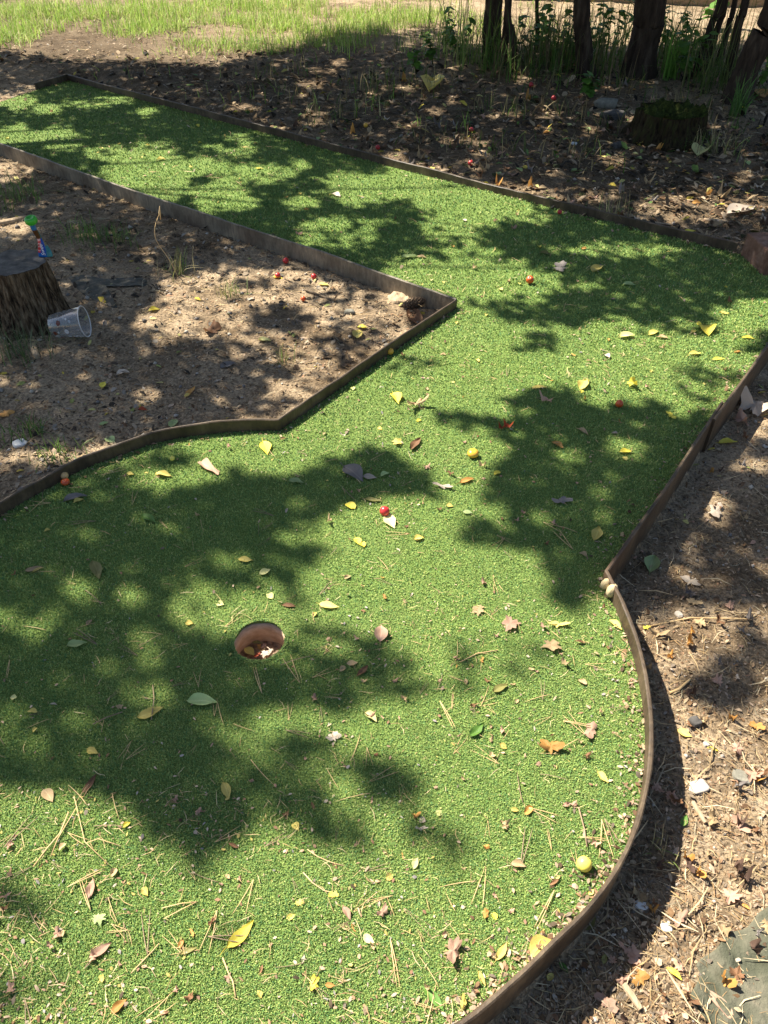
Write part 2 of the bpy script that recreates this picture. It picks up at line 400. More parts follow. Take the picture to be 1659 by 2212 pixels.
# ------------------------------------------------------------------ edging strips
def strip(name, path, zt, zb, th, mat, label, step=.035, wob=.0018, seed=1, cap=True, closed_ends=True):
    p = [np.array(q, float) for q in path]; out = [p[0]]
    for a, b in zip(p[:-1], p[1:]):
        n = max(1, int(np.linalg.norm(b-a)/step))
        for i in range(1, n+1): out.append(a+(b-a)*i/n)
    p = np.array(out); n = len(p)
    t = np.gradient(p, axis=0); t /= np.linalg.norm(t, axis=1)[:, None]+1e-9
    nr = np.c_[-t[:, 1], t[:, 0]]
    s = np.r_[0, np.cumsum(np.linalg.norm(np.diff(p, axis=0), axis=1))]
    p = p+nr*((vnoise(s*3+seed*11, s*0+seed)-.5)*wob*2.4)[:, None]
    jz = (vnoise(s*2.2+seed*5, s*0+3.1)-.5)*.007+(vnoise(s*19+seed*3, s*0+7)-.5)*.0028
    h = th/2; c = th*.28
    prof = [(-h, 0), (-h, 1), (-h+c, 2), (h-c, 2), (h, 1), (h, 0)]
    V = []; Fc = []
    for i in range(n):
        w = 1+.25*(vnoise(np.array(s[i]*23.), np.array(seed*2.))-.5)
        for o, lv in prof:
            z = zb if lv == 0 else (zt+jz[i]-(c if lv == 1 else 0))
            q = p[i]+nr[i]*o*w; V.append((q[0], q[1], z))
    m = len(prof)
    for i in range(n-1):
        for k in range(m): Fc.append((i*m+k, i*m+(k+1) % m, (i+1)*m+(k+1) % m, (i+1)*m+k))
    Fc.append(tuple(range(m))[::-1]); Fc.append(tuple((n-1)*m+k for k in range(m)))
    o = link(name, py_mesh(name, V, Fc, mat, smooth=False))
    tag(o, label, 'edging', 'brown edging strips round the turf'); return o
off = lambda pts, dx, dy: [(x+dx, y+dy) for x, y in pts]
strip('edging_strip', Llane, HB, -.11, .011, M['edge_grey'], 'long straight grey brown edging strip between the turf lane and the stump soil', seed=1)
strip('edging_strip', [tuple(np.array(Ldiag[0])+.002)]+Ldiag[1:]+Lcurve[1:], HB-.001, -.11, .010, M['edge'], 'brown edging strip bent from a straight diagonal into the left curve of the round green', seed=2)
strip('edging_strip', Rcurve+Rbend[:-1]+[tuple(at(1560, 868, HB))], HB, -.19, .010, M['edge'], 'brown edging strip curving round the right side of the round green', seed=3)
n_out = np.array([.8, -.6])*.012
strip('edging_strip', [tuple(np.array(at(1535, 903, HB))+n_out), tuple(np.array(Rfar[1])+n_out*.5), CORNER], HB+.004, -.19, .010, M['edge'], 'short brown edging strip beyond the joint at the right edge', seed=4)
strip('edging_strip', off(Flane[1:], .004, .005), HB-.001, -.08, .012, M['edge'], 'long dark edging strip between the far turf lane and the leafy floor', seed=5)
strip('edging_strip', off(Fend, -.003, .006), HB+.002, -.08, .012, M['edge'], 'short dark end strip closing the far corner of the turf lane', seed=6)

# brick block at the right end of the far strip
def block(name, corners, h, mat, zb=-.03, bev=.006):
    """corners: 4 ground points ccw"""
    import bmesh
    bm = bmesh.new(); vb = [bm.verts.new((x, y, zb)) for x, y in corners]; vt = [bm.verts.new((x, y, h)) for x, y in corners]
    bm.faces.new(vb[::-1]); bm.faces.new(vt)
    for i in range(4): bm.faces.new((vb[i], vb[(i+1) % 4], vt[(i+1) % 4], vt[i]))
    bmesh.ops.bevel(bm, geom=bm.edges[:], offset=bev, segments=2, profile=.6, affect='EDGES')
    bmesh.ops.subdivide_edges(bm, edges=[e for e in bm.edges if e.calc_length() > .04], cuts=5, use_grid_fill=True)
    for v in bm.verts:
        n = vnoise(np.array(v.co.x*40+v.co.z*23), np.array(v.co.y*40))-.5; v.co += Vector((n, n, n*.5))*.0025
    me = bpy.data.meshes.new(name); bm.to_mesh(me); bm.free(); me.materials.append(mat)
    for p in me.polygons: p.use_smooth = True
    return link(name, me)
M['brick'] = mat_simple('old_red_brick', [(.3, (.10, .052, .034)), (.5, (.19, .10, .066)), (.72, (.30, .19, .14))], 24, .9, .6)
b1 = np.array(at(1600, 549)); b2 = np.array(at(1648, 595)); dd = b2-b1; nn = np.array([-dd[1], dd[0]]); nn /= np.linalg.norm(nn)
if nn[0] < 0: nn = -nn
o = block('brick', [b1, b2, b2+nn*.2, b1+nn*.2], .105, M['brick'])
tag(o, 'weathered red brick block at the end of the far edging strip', 'brick')

# far timber beam of the next lane
M['timber'] = mat_simple('tan_timber', [(.3, (.22, .15, .09)), (.7, (.42, .31, .20))], 8, .8, .4, (1, 8, 8))  # the wood's own tan grain tones
a = np.array(at(830, -4)); b = np.array(at(1700, 24)); d = (b-a)/np.linalg.norm(b-a); nrm = np.array([-d[1], d[0]])
o = block('timber_beam', [a-d*.3, b+d*3, b+d*3+nrm*.12, a-d*.3+nrm*.12], .17, M['timber'], bev=.01)
tag(o, 'long tan timber beam lying beyond the tree trunks at the top edge', 'beam')

# ------------------------------------------------------------------ leaf shapes
def leaf_mesh(name, kind, mat, seed=0, ratio=.45, curl=.25, petiole=.3, bend=.15):
    """unit length along +x, centred; returns mesh"""
    rd = random.Random(seed)
    V = []; Fc = []; ac = []
    ns, nc = 11, 7
    if kind in ('oval', 'lance', 'round', 'strip'):
        for i in range(ns):
            t = i/(ns-1)
            if kind == 'oval': w = math.sin(math.pi*min(1, t**.78))**.85*(1 if t < .6 else 1-.25*(t-.6)/.4)
            elif kind == 'lance': w = math.sin(math.pi*t**.9)**.9
            elif kind == 'round': w = math.sqrt(max(0, 1-(2*t-1)**2))**.8
            else: w = .75+.35*math.sin(3*t+seed) if .03 < t < .97 else .55
            w = max(w, .015)*(1+.10*(rd.random()-.5))
            for j in range(nc):
                s = 2*j/(nc-1)-1
                x = t-.5+.02*math.sin(seed+5*s); y = s*w*ratio/2+bend*.25*math.sin(math.pi*t)*(1 if seed % 2 else -1)
                z = curl*ratio*.5*(abs(s)**1.6)*w+curl*.35*(t-.5)**2*math.sin(seed*1.7+1)+.025*math.sin(9*t+seed*2+3*s)*curl*2
                V.append((x, y, z)); ac.append(abs(s))
        for i in range(ns-1):
            for j in range(nc-1): a = i*nc+j; Fc.append((a, a+1, a+nc+1, a+nc))
    elif kind in ('maple', 'chip', 'crumple'):
        n = 44 if kind == 'maple' else 30
        rings = 4
        V.append((0, 0, 0)); ac.append(1)
        lob = rd.choice([5, 5, 7]); ph = rd.random()*6
        rad = []
        for k in range(n):
            a = 2*math.pi*k/n
            if kind == 'maple': r = (.27+(.10+.16*abs(math.sin(ph+1.3*round(a*lob/6.283))))*abs(math.cos(a*lob/2))**1.2)*(1+.16*math.sin(11*a+ph)+.14*(rd.random()-.5))*(.8+.35*abs(math.cos(a/2)))
            else: r = .36+.13*math.sin(2*a+ph)+.07*math.sin(5*a+ph*2)+.05*math.sin(9*a+ph*5)+.11*(rd.random()-.5)
            rad.append(r)
        for q in range(1, rings+1):
            for k in range(n):
                a = 2*math.pi*k/n; r = rad[k]*q/rings
                x = r*math.cos(a); y = r*math.sin(a)*ratio*1.25
                amp = .8 if kind == 'crumple' else .3
                z = curl*(amp*(r*1.6)**2*math.sin(2*a+ph)+amp*.5*r*math.sin(4*a+ph*3)+.06*(rd.random()-.5)*(2 if kind == 'crumple' else .6))
                V.append((x, y, z)); ac.append(1)
        for k in range(n):
            Fc.append((0, 1+k, 1+(k+1) % n))
            for q in range(rings-1): a = 1+q*n+k; b = 1+q*n+(k+1) % n; Fc.append((a, a+n, b+n, b))
    if petiole:
        b0 = len(V); x = -.5 if kind not in ('maple', 'chip', 'crumple') else -.36
        zr = V[(nc//2)][2] if kind in ('oval', 'lance', 'round', 'strip') else 0
        for i in range(4):
            t = i/3; c = (x+.03-petiole*t, .10*petiole*math.sin(2*t+seed), zr+.02*t)
            for k in range(3): a = k*2.094; V.append((c[0], c[1]+.011*math.cos(a), c[2]+.011*math.sin(a))); ac.append(1)
        for i in range(3):
            for k in range(3): a = b0+i*3+k; b = b0+i*3+(k+1) % 3; Fc.append((a, b, b+3, a+3))
    zmin = min(v[2] for v in V)
    V = [(x, y, z-zmin) for x, y, z in V]
    return py_mesh(name, V, Fc, mat, True, {'across': ac})
def place_leaf(px, py, Lp, ang, ratio, kind, col, label, cat='leaf', on='turf', curl=.3, pet=.25, group=None, name='fallen_leaf', lift=0., tilt=(0, 0)):
    c, s = math.cos(R(ang)), math.sin(R(ang))
    if on == 'turf': z = .0035
    elif on == 'cup': z = -.068
    else: z = gpt(px, py)[2]+.003
    x0, y0 = at(px-Lp/2*c, py+Lp/2*s, z); x1, y1 = at(px+Lp/2*c, py-Lp/2*s, z)
    Lw = math.hypot(x1-x0, y1-y0); hdg = math.atan2(y1-y0, x1-x0)
    cx, cy = (x0+x1)/2, (y0+y1)/2
    if on == 'turf': z += float(turf_h(np.array(cx), np.array(cy)))
    me = leaf_mesh(name, kind, LEAF[col], random.randint(0, 9999), ratio, curl, pet)
    o = link(name, me, loc=(cx, cy, z+lift), rot=(tilt[0], tilt[1], hdg), sc=float(Lw))
    tag(o, label, cat, group); return o

TL = [  # px, py, length px, angle, width/length, kind, colour, label
 (325,1539,62,22,.42,'oval','yellow','yellow leaf with long stalk below left of the golf hole'),
 (437,1517,66,-4,.46,'oval','lime','pale green leaf with a bite in its edge below the golf hole'),
 (520,2019,84,47,.36,'oval','bright','large bright yellow leaf folded along its midrib near the bottom of the green'),
 (167,1393,44,8,.5,'oval','lime','pale grey green leaf lying in shade left of the golf hole'),
 (711,1309,44,-8,.42,'oval','yellow','crumpled yellow leaf with stalk up right of the golf hole'),
 (764,1025,52,-38,.62,'oval','grey','large grey leaf with a wavy edge in the middle of the turf'),
 (799,1031,30,-8,.6,'oval','beige','small pale brown leaf touching the large grey leaf'),
 (957,1053,46,-14,.34,'chip','beige','torn whitish beige leaf on the sunlit middle turf'),
 (1212,1084,50,-10,.5,'chip','grey','torn grey brown leaf lying in the shade near the right edging'),
 (453,1011,46,-36,.36,'strip','pink','pinkish brown curled bark like leaf below the left edging bend'),
 (354,1027,36,-10,.4,'oval','yellow','yellow leaf in the sun patch below the curved left edging'),
 (640,1042,32,-6,.5,'oval','lime','pale green yellow leaf in shade left of the large grey leaf'),
 (757,1094,22,-30,.75,'round','bright','round bright yellow leaf left of the red plum'),
 (806,1082,40,-8,.3,'oval','olive','narrow olive yellow leaf just above the red plum'),
 (844,1128,34,-58,.6,'oval','pale','pale cream yellow leaf just below the red plum'),
 (531,1211,32,-6,.5,'oval','yellow','yellow leaf lying in deep shade above the golf hole'),
 (573,1237,26,28,.65,'oval','pale','small round pale leaf above the golf hole'),
 (322,1123,36,-26,.42,'oval','green','dark green leaf in the shade of the left green'),
 (163,1078,52,14,.42,'oval','grey','grey leaf overlapped by a yellow one by the left edging'),
 (170,1083,24,20,.55,'oval','yellow','yellow leaf tucked over the grey leaf by the left edging'),
 (208,1235,42,-70,.4,'oval','olive','two toned dark green and beige leaf standing upright in the left shade'),
 (73,1230,40,14,.4,'oval','tan','tan leaf beside a yellow sliver at the left side of the green'),
 (82,1233,26,24,.3,'lance','yellow','yellow sliver of leaf beside a tan leaf at the left side'),
 (192,1693,54,54,.28,'lance','brown','twisted brown leaf among pine needles at the lower left'),
 (200,1622,26,-20,.6,'oval','yellow','small folded yellow leaf alone in the lower left shade'),
 (103,1718,34,-55,.55,'oval','tan','tan leaf on the shade border at the lower left'),
 (488,1709,40,-72,.45,'oval','yellow','curled yellow leaf below a long needle in the lower shade'),
 (195,1920,46,78,.42,'oval','pink','pinkish brown leaf standing upright at the lower left'),
 (212,1985,32,-12,.6,'maple','lime','small pale green lobed leaf at the lower left'),
 (219,2052,56,36,.42,'oval','pink','large folded pinkish grey leaf at the lower left'),
 (274,1781,20,36,.65,'oval','bright','tiny yellow leaf beside a white chip at the lower left'),
 (314,1926,22,-60,.6,'oval','yellow','small yellow leaf right of the upright pinkish leaf'),
 (220,2114,20,20,.7,'chip','yellow','yellow leaf scrap below the folded pinkish grey leaf'),
 (258,2174,46,44,.5,'oval','orange','orange tan leaf crossed by needles at the bottom left'),
 (408,2055,42,22,.28,'lance','olive','narrow olive leaf left of the large bright yellow leaf'),
 (679,2125,34,-50,.7,'crumple','bright','crumpled yellow leaf at the bottom centre'),
 (713,2129,22,-6,.5,'oval','orange','small orange leaf right of the crumpled yellow leaf at bottom centre'),
 (935,2158,74,-50,.3,'lance','green','long green willow shaped leaf at the bottom right of the green'),
 (1000,2170,40,-75,.4,'crumple','yellow','twisted yellow leaf right of the green willow shaped leaf'),
 (978,2058,52,55,.75,'crumple','pink','crumpled pinkish orange dead leaf near the lower right edging'),
 (1083,2055,48,58,.34,'oval','yellow','curled yellow leaf crossed by needles by the lower right edging'),
 (1170,2048,60,26,.72,'oval','yellow','large yellow leaf resting against the lower right edging'),
 (1041,2115,36,-62,.36,'oval','yellow','narrow yellow leaf close to the lower right edging'),
 (1120,1870,34,-10,.5,'oval','tan','yellowish tan leaf left of the yellow plum'),
 (1049,1975,24,-40,.7,'chip','orange','orange yellow leaf chip above the crumpled pinkish leaf'),
 (797,2030,30,-35,.6,'oval','pale','pale yellow leaf below centre of the lower green'),
 (749,1975,34,-62,.45,'oval','pink','small ribbed pinkish leaf in the lower centre'),
 (647,1952,24,-30,.5,'chip','yellow','yellow triangular leaf scrap in the lower centre'),
 (721,1934,22,-20,.7,'chip','bright','bright yellow leaf scrap at the end of a long needle'),
 (898,1866,28,70,.5,'oval','pale','pale yellow leaf hanging below a needle in the lower centre'),
 (1303,1678,34,-48,.5,'oval','yellow','yellow leaf with a pale tip at the right side of the green'),
 (1029,1579,42,44,.42,'oval','green','fresh green leaf tilted up right of centre'),
 (1081,1489,38,26,.42,'oval','olive','olive green leaf above the fresh green one'),
 (1188,1615,44,40,.8,'crumple','orange','crumpled orange dead leaf right of the fresh green one'),
 (1275,1580,40,30,.7,'crumple','pink','crumpled pink brown leaf near the right curve'),
 (1206,1350,46,8,.36,'crumple','yellow','ragged yellow leaf left of the right curve'),
 (1330,1349,34,-40,.45,'oval','yellow','yellow leaf with stalk touching the right curve'),
 (1190,1397,52,-14,.5,'maple','tan','tan lobed leaf below the ragged yellow leaf'),
 (822,1369,36,85,.65,'oval','pink','rounded pinkish brown leaf right of the golf hole'),
 (801,1550,34,-40,.5,'oval','pale','folded cream yellow leaf in the sunlit centre below the hole'),
 (720,1593,36,-30,.6,'crumple','beige','crumpled beige leaf below the hole'),
 (624,1310,30,-6,.4,'lance','brown','brown curled leaf just above right of the hole'),
 (783,1450,34,44,.36,'lance','brown','narrow dark brown leaf in shade right below the hole'),
 (761,1433,24,8,.6,'oval','tan','small tan yellow leaf right below the hole'),
 (1101,1352,38,20,.8,'maple','pink','pink brown lobed leaf in the sunlit right half'),
 (1032,1321,26,50,.7,'maple','tan','small tan lobed leaf up left of the pink lobed leaf'),
 (855,863,26,-60,.6,'oval','bright','yellow leaf on the turf right of the straight diagonal edging'),
 (859,957,36,8,.5,'chip','yellow','torn yellow leaf up left of the squashed yellow plum'),
 (1351,977,26,4,.55,'oval','bright','bright yellow leaf lying in the dark shade patch'),
 (1165,838,36,4,.36,'oval','yellow','flat yellow leaf above the dark shade patch'),
 (1354,727,36,6,.55,'oval','pale','large pale yellow leaf on the lane near the right side'),
 (1366,833,30,10,.6,'crumple','bright','pair like crumpled yellow leaf above the right red plum'),
 (1412,720,24,20,.5,'oval','yellow','yellow leaf right of the large pale one on the lane'),
 (1432,730,24,-8,.5,'oval','tan','tan yellow leaf beside it further right on the lane'),
 (1525,717,24,-70,.8,'oval','bright','heart shaped yellow leaf in the lane bend'),
 (1564,678,22,-6,.5,'oval','yellow','yellow leaf furthest up the right lane bend'),
 (1501,765,26,5,.5,'oval','yellow','yellow leaf in the centre of the lane bend'),
 (1552,777,26,6,.4,'oval','bright','curled bright yellow leaf near the right edging'),
 (1615,732,28,-6,.4,'oval','bright','bright yellow leaf at the right edge of the lane bend'),
 (1450,900,24,-40,.6,'chip','bright','small yellow leaf scrap right of the right red plum'),
 (1261,832,26,60,.5,'oval','yellow','upright yellow leaf between the two red plums on the right'),
 (884,555,36,6,.4,'oval','lime','pale green leaf beyond the corner of the diagonal edging'),
 (911,556,20,-4,.5,'oval','tan','small tan leaf right of the pale green one beyond the edging corner'),
 (1177,549,26,-10,.6,'oval','olive','olive leaf on the shaded lane above the far red plum'),
 (1210,579,24,60,.7,'chip','grey','greyish leaf in the lane shade right of the far red plum'),
 (1291,582,28,30,.5,'oval','yellow','yellow leaf in the lane shade right of the greyish one'),
 (1360,614,28,-4,.6,'oval','lime','pale grey green leaf in the shaded lane'),
 (900,880,50,14,.4,'crumple','tan','twisted bundle of tan leaf on the sunlit turf'),
 (1180,870,36,-10,.4,'crumple','pink','curled pink brown leaf at the top of the dark shade patch'),
 (1204,963,28,-30,.5,'oval','orange','orange brown leaf in the dark shade patch'),
 (1258,935,28,-30,.4,'lance','tan','narrow tan leaf in the dark shade patch'),
 (832,1026,20,20,.6,'oval','lime','small yellow green leaf right of the pale brown one'),
 (1009,1040,34,16,.4,'oval','orange','golden brown leaf right of the torn beige one'),
 (898,962,34,52,.34,'lance','brown','red brown curled leaf left of the squashed yellow plum'),
 (1010,1108,22,-10,.6,'oval','lime','small pale green leaf left of the big right shadow'),
 (1288,1153,32,70,.5,'oval','yellow','yellow curled leaf in shade near the edging bend'),
 (905,1165,22,10,.7,'oval','yellow','small yellow leaf right below the red plum'),
 (774,1170,20,-60,.6,'oval','bright','small bright yellow leaf left below the red plum'),
 (573,968,30,-70,.5,'oval','bright','yellow leaf under the bend of the left edging'),
 (726,422,20,-20,.6,'oval','beige','pale leaf on the far lane in shade'),
 (348,343,18,0,.6,'oval','yellow','yellow leaf in the bright patch of the far lane'),
 (560,365,18,0,.5,'oval','bright','small yellow leaf on the far lane right of its bright patch'),
]
for t in TL:
    nar = t[4]
    o = place_leaf(*t, curl=random.uniform(.25, .7), pet=random.choice([0, .2, .3]) if t[5] not in ('strip', 'chip') else 0)

GL = [  # on the soil
 (1409,1219,38,75,.6,'oval','lime','yellow green oval leaf in the shade right of the edging bend'),
 (1490,1256,44,-14,.75,'chip','beige','large beige leaf scrap right of the edging bend'),
 (1479,1584,34,-28,.62,'oval','yellow','yellow leaf with brown rim on the soil at right'),
 (1396,1356,14,30,.8,'chip','bright','tiny bright yellow leaf scrap just outside the right curve'),
 (1539,1619,26,-18,.35,'lance','bright','narrow bright yellow leaf on the soil at right'),
 (1273,1990,46,50,.6,'oval','olive','yellow green torn leaf in the shadow outside the lower right edging'),
 (1219,2091,34,-48,.4,'oval','green','dark green leaf in the shadow outside the lower right edging'),
 (1189,2111,18,40,.7,'round','yellow','round yellow leaf scrap in the shadow below the edging'),
 (1306,2071,24,80,.5,'oval','olive','small olive leaf in the shadow right of the edging'),
 (1369,2064,60,-40,.6,'chip','pink','large purplish brown leaf by the shadow border at lower right'),
 (1381,2114,52,-30,.7,'chip','orange','large orange brown leaf at lower right'),
 (1309,2164,66,-50,.6,'chip','pink','large pink leaf half in shadow at the bottom right'),
 (1456,2104,44,-38,.34,'lance','bright','golden yellow narrow leaf at the bottom right'),
 (1556,2172,72,-46,.36,'strip','pink','long purplish grey bark like leaf at the bottom right'),
 (1599,1781,40,20,.8,'chip','pink','dusty reddish leaf half buried at right'),
 (1477,1773,28,66,.45,'oval','green','small green leaf on the sunlit soil at right'),
 (1641,2064,22,-10,.7,'maple','orange','small orange leaf on the mossy ground at the right edge'),
 (1611,1959,24,-30,.4,'lance','orange','thin orange leaf at the right edge'),
 (1634,1569,36,-20,.85,'chip','orange','rounded orange leaf on the soil at the right edge'),
 (1572,957,40,4,.4,'oval','bright','bright yellow leaf on the shaded ground right of the edging joint'),
 (1630,885,60,30,.7,'crumple','beige','large pale lobed leaf in the sun patch at the right edge'),
 (1600,915,46,-20,.7,'crumple','pink','large reddish lobed leaf under the pale lobed one'),
 (1545,1105,36,40,.7,'chip','beige','pale leaf in a small sun spot right of the edging'),
 (1500,1300,34,10,.6,'chip','tan','tan leaf scrap on the shaded soil at right'),
 (1420,1373,44,8,.4,'crumple','tan','curled tan bark like leaf just outside the right curve'),
 (1375,2085,30,60,.5,'oval','brown','brown leaf tucked under the orange one at lower right'),
 (572,736,28,-6,.5,'oval','pale','pale yellow leaf on the sunny soil in front of the diagonal edging'),
 (783,707,22,-4,.65,'oval','bright','bright yellow leaf on the soil left of the diagonal edging'),
 (774,722,20,70,.6,'oval','yellow','yellow leaf just below the bright one on the soil'),
 (266,808,30,12,.6,'oval','beige','whitish leaf on the shaded soil in front of the stump'),
 (224,832,16,60,.6,'oval','bright','small yellow leaf on the shaded soil left of centre'),
 (406,855,16,30,.6,'oval','yellow','small yellow leaf on the shaded soil by the green edging'),
 (412,848,30,50,.3,'lance','orange','orange stalked leaf on the shaded soil'),
 (12,895,44,-10,.45,'chip','orange','orange brown leaf at the left edge below the wood chip'),
 (374,916,18,60,.7,'round','lime','round green leaf behind the curved edging'),
 (240,952,20,-40,.7,'oval','lime','pale green leaf behind the left curved edging'),
 (225,916,20,20,.6,'oval','lime','small green leaf on the shaded soil behind the curve'),
 (308,887,22,-6,.5,'oval','red','dark red leaf on the shaded soil'),
 (492,790,36,20,.6,'oval','grey','grey leaf on the shaded soil in front of the sunny patch'),
 (458,716,44,-10,.7,'crumple','brown','dark brown crumpled leaf on the soil centre left'),
 (333,671,26,10,.6,'oval','bright','yellow leaf in the sun patch right of the stump'),
 (700,615,24,-10,.5,'oval','yellow','yellow leaf among red plums below the long edging'),
 (600,600,22,-10,.5,'oval','bright','bright yellow leaf left of the plums below the long edging'),
 (899,690,44,-60,.4,'oval','brown','brown leaf leaning on the diagonal edging near its corner'),
 (930,187,26,80,.5,'oval','yellow','yellow leaf on the shaded forest floor left of the trunks'),
 (1490,500,26,0,.5,'oval','bright','yellow green leaf in the sun by the far edging'),
 (1600,455,60,15,.5,'oval','beige','large pale leaf in the sun patch near the brick'),
 (1365,170,22,30,.5,'oval','yellow','yellow leaf at the foot of the dark trunks'),
 (1245,370,24,4,.5,'oval','lime','pale green leaf on the shaded floor behind the far edging'),
 (1515,330,26,40,.6,'oval','pale','pale leaf on the floor in front of the mossy stump'),
 (1640,205,26,-40,.6,'oval','orange','orange yellow leaf beside the leaning trunk'),
]
for t in GL: place_leaf(*t, on='soil', curl=random.uniform(.3, .7), pet=random.choice([0, .2]) if t[5] in ('oval', 'lance', 'maple') else 0)
# leaves in the cup
for t in [(556,1392,22,-6,.4,'oval','olive','olive leaf lying deepest in the golf hole'),
          (540,1412,26,-38,.6,'oval','yellow','yellow leaf at the left side of the hole floor'),
          (572,1416,24,40,.6,'maple','beige','sunlit cream leaf on the hole floor'),
          (561,1401,16,10,.8,'chip','orange','orange leaf scrap in the middle of the hole floor')]:
    place_leaf(*t, on='cup', curl=.4, pet=0, lift=.006)

for t in [(566,1409,26,32,.05,'strip','tan','straw bit across the hole floor'), (581,1404,24,-30,.05,'strip','beige','pale straw bit at the right of the hole floor'),
          (584,1412,16,30,.7,'chip','beige','pale leaf scrap at the right of the hole floor'), (570,1400,14,0,.9,'chip','pink','pinkish leaf scrap deep in the hole'), (556,1419,18,10,.6,'chip','red','dark red leaf scrap at the front of the hole floor')]:
    place_leaf(*t, on='cup', curl=.5, pet=0, lift=.008)
# ------------------------------------------------------------------ repeats: scraps, small yellow leaves, needles on the turf
def turf_points(n, dens):
    out = []
    while len(out) < n:
        x, y = random.uniform(-20, 1680), random.uniform(180, 2230)
        wx, wy = at(x, y); wx, wy = float(wx), float(wy)
        if not inside(np.array([wx]), np.array([wy]))[0]: continue
        e = float(edge_dist(np.array([wx]), np.array([wy]))[0])
        if e < .015 or math.hypot(wx-HOLE[0], wy-HOLE[1]) < .09: continue
        if random.random() < dens(x, y, e): out.append((x, y, wx, wy))
    return out
def cold(px, py): return px < 700 and 1040 < py < 1700
scrap_cols = ['tan', 'pink', 'pink', 'brown', 'tan', 'beige', 'pink', 'brown', 'tan', 'orange']
scraps = [leaf_mesh('leaf_scrap', random.choice(['chip', 'crumple', 'crumple', 'lance', 'crumple']), LEAF[c], 100+i, random.uniform(.3, .75), random.uniform(.4, .9), 0) for i, c in enumerate(scrap_cols*3)]
def scr_d(x, y, e):
    d = .55
    if cold(x, y): d = .2
    if x > 700 and 700 < y < 2000: d = .9
    if e < .1 and (x > 900): d = 1.
    return d
for x, y, wx, wy in turf_points(290, scr_d):
    s = random.choice([.009, .012, .015, .018, .024])*random.uniform(.8, 1.15)*(1+.1*max(0, wy-1))
    o = link('leaf_scrap', random.choice(scraps), loc=(wx, wy, .004), rot=(random.uniform(-.25, .25), random.uniform(-.25, .25), random.uniform(0, 6.3)), sc=s)
    tag(o, 'small dry brown leaf scrap scattered on the green turf', 'leaf', 'dry leaf scraps strewn over the turf')
smalls = [leaf_mesh('small_leaf', random.choice(['oval', 'round', 'oval']), LEAF[c], 300+i, random.uniform(.45, .8), .6, .2) for i, c in enumerate(['yellow', 'bright', 'yellow', 'pale', 'orange', 'yellow'])]
for x, y, wx, wy in turf_points(70, lambda x, y, e: .25 if y > 1100 else 1.):
    s = random.uniform(.011, .024)*(1+.1*max(0, wy-1))
    o = link('small_leaf', random.choice(smalls), loc=(wx, wy, .004), rot=(random.uniform(-.2, .2), random.uniform(-.2, .2), random.uniform(0, 6.3)), sc=s)
    tag(o, 'tiny yellow leaf dropped on the green turf', 'leaf', 'tiny yellow leaves dotted over the turf')
def tube(path, rad, n=6, cap=True):
    path = [np.array(p, float) for p in path]; V = []; Fc = []
    for i, p in enumerate(path):
        t = path[min(i+1, len(path)-1)]-path[max(i-1, 0)]; t /= np.linalg.norm(t)+1e-9
        u = np.cross(t, (0, 0, 1.) if abs(t[2]) < .9 else (1., 0, 0)); u /= np.linalg.norm(u)+1e-9; v = np.cross(t, u)
        for k in range(n):
            a = 2*math.pi*k/n; V.append(tuple(p+rad[i]*(u*math.cos(a)+v*math.sin(a))))
    for i in range(len(path)-1):
        for k in range(n): Fc.append((i*n+k, i*n+(k+1) % n, (i+1)*n+(k+1) % n, (i+1)*n+k))
    if cap: Fc.append(tuple(range(n))[::-1]); Fc.append(tuple((len(path)-1)*n+k for k in range(n)))
    return V, Fc
def join(parts):
    V = []; Fc = []
    for v, f in parts:
        b = len(V); V += list(v); Fc += [tuple(i+b for i in q) for q in f]
    return V, Fc
M['needle'] = mat_simple('dry_pine_needle', [(.3, (.50, .32, .14)), (.7, (.66, .48, .25))], 40, .6, 0)
M['needle_dark'] = mat_simple('weathered_needle', [(.3, (.20, .13, .075)), (.7, (.36, .27, .17))], 40, .7, 0)
needles = []
for i in range(9):
    ps = []
    sp = random.uniform(.05, .35)
    for s in ((-1, 1) if i < 6 else (1,)):
        cv = random.uniform(-.12, .12)
        ps.append(tube([(t/6, s*sp*.5*t/6*(1 if t else 0)+cv*(t/6)**2, .016+.03*math.sin(t/6*2.5+i)) for t in range(7)], [.011, .012, .012, .012, .011, .009, .004], 5))
    V, Fc = join(ps); V = [(x-.5, y, z) for x, y, z in V]
    needles.append(py_mesh('pine_needle', V, Fc, M['needle'] if i % 3 else M['needle_dark']))
for x, y, wx, wy in turf_points(280, lambda x, y, e: .8 if y > 1000 else .45):
    s = random.uniform(.05, .085) if random.random() < .45 else random.uniform(.025, .05)
    o = link('pine_needle', random.choice(needles), loc=(wx, wy, .0045), rot=(0, random.uniform(-.05, .05), random.uniform(0, 6.3)), sc=s)
    tag(o, 'dry tan pine needle pair lying on the green turf', 'pine needle', 'pine needles strewn over the turf')
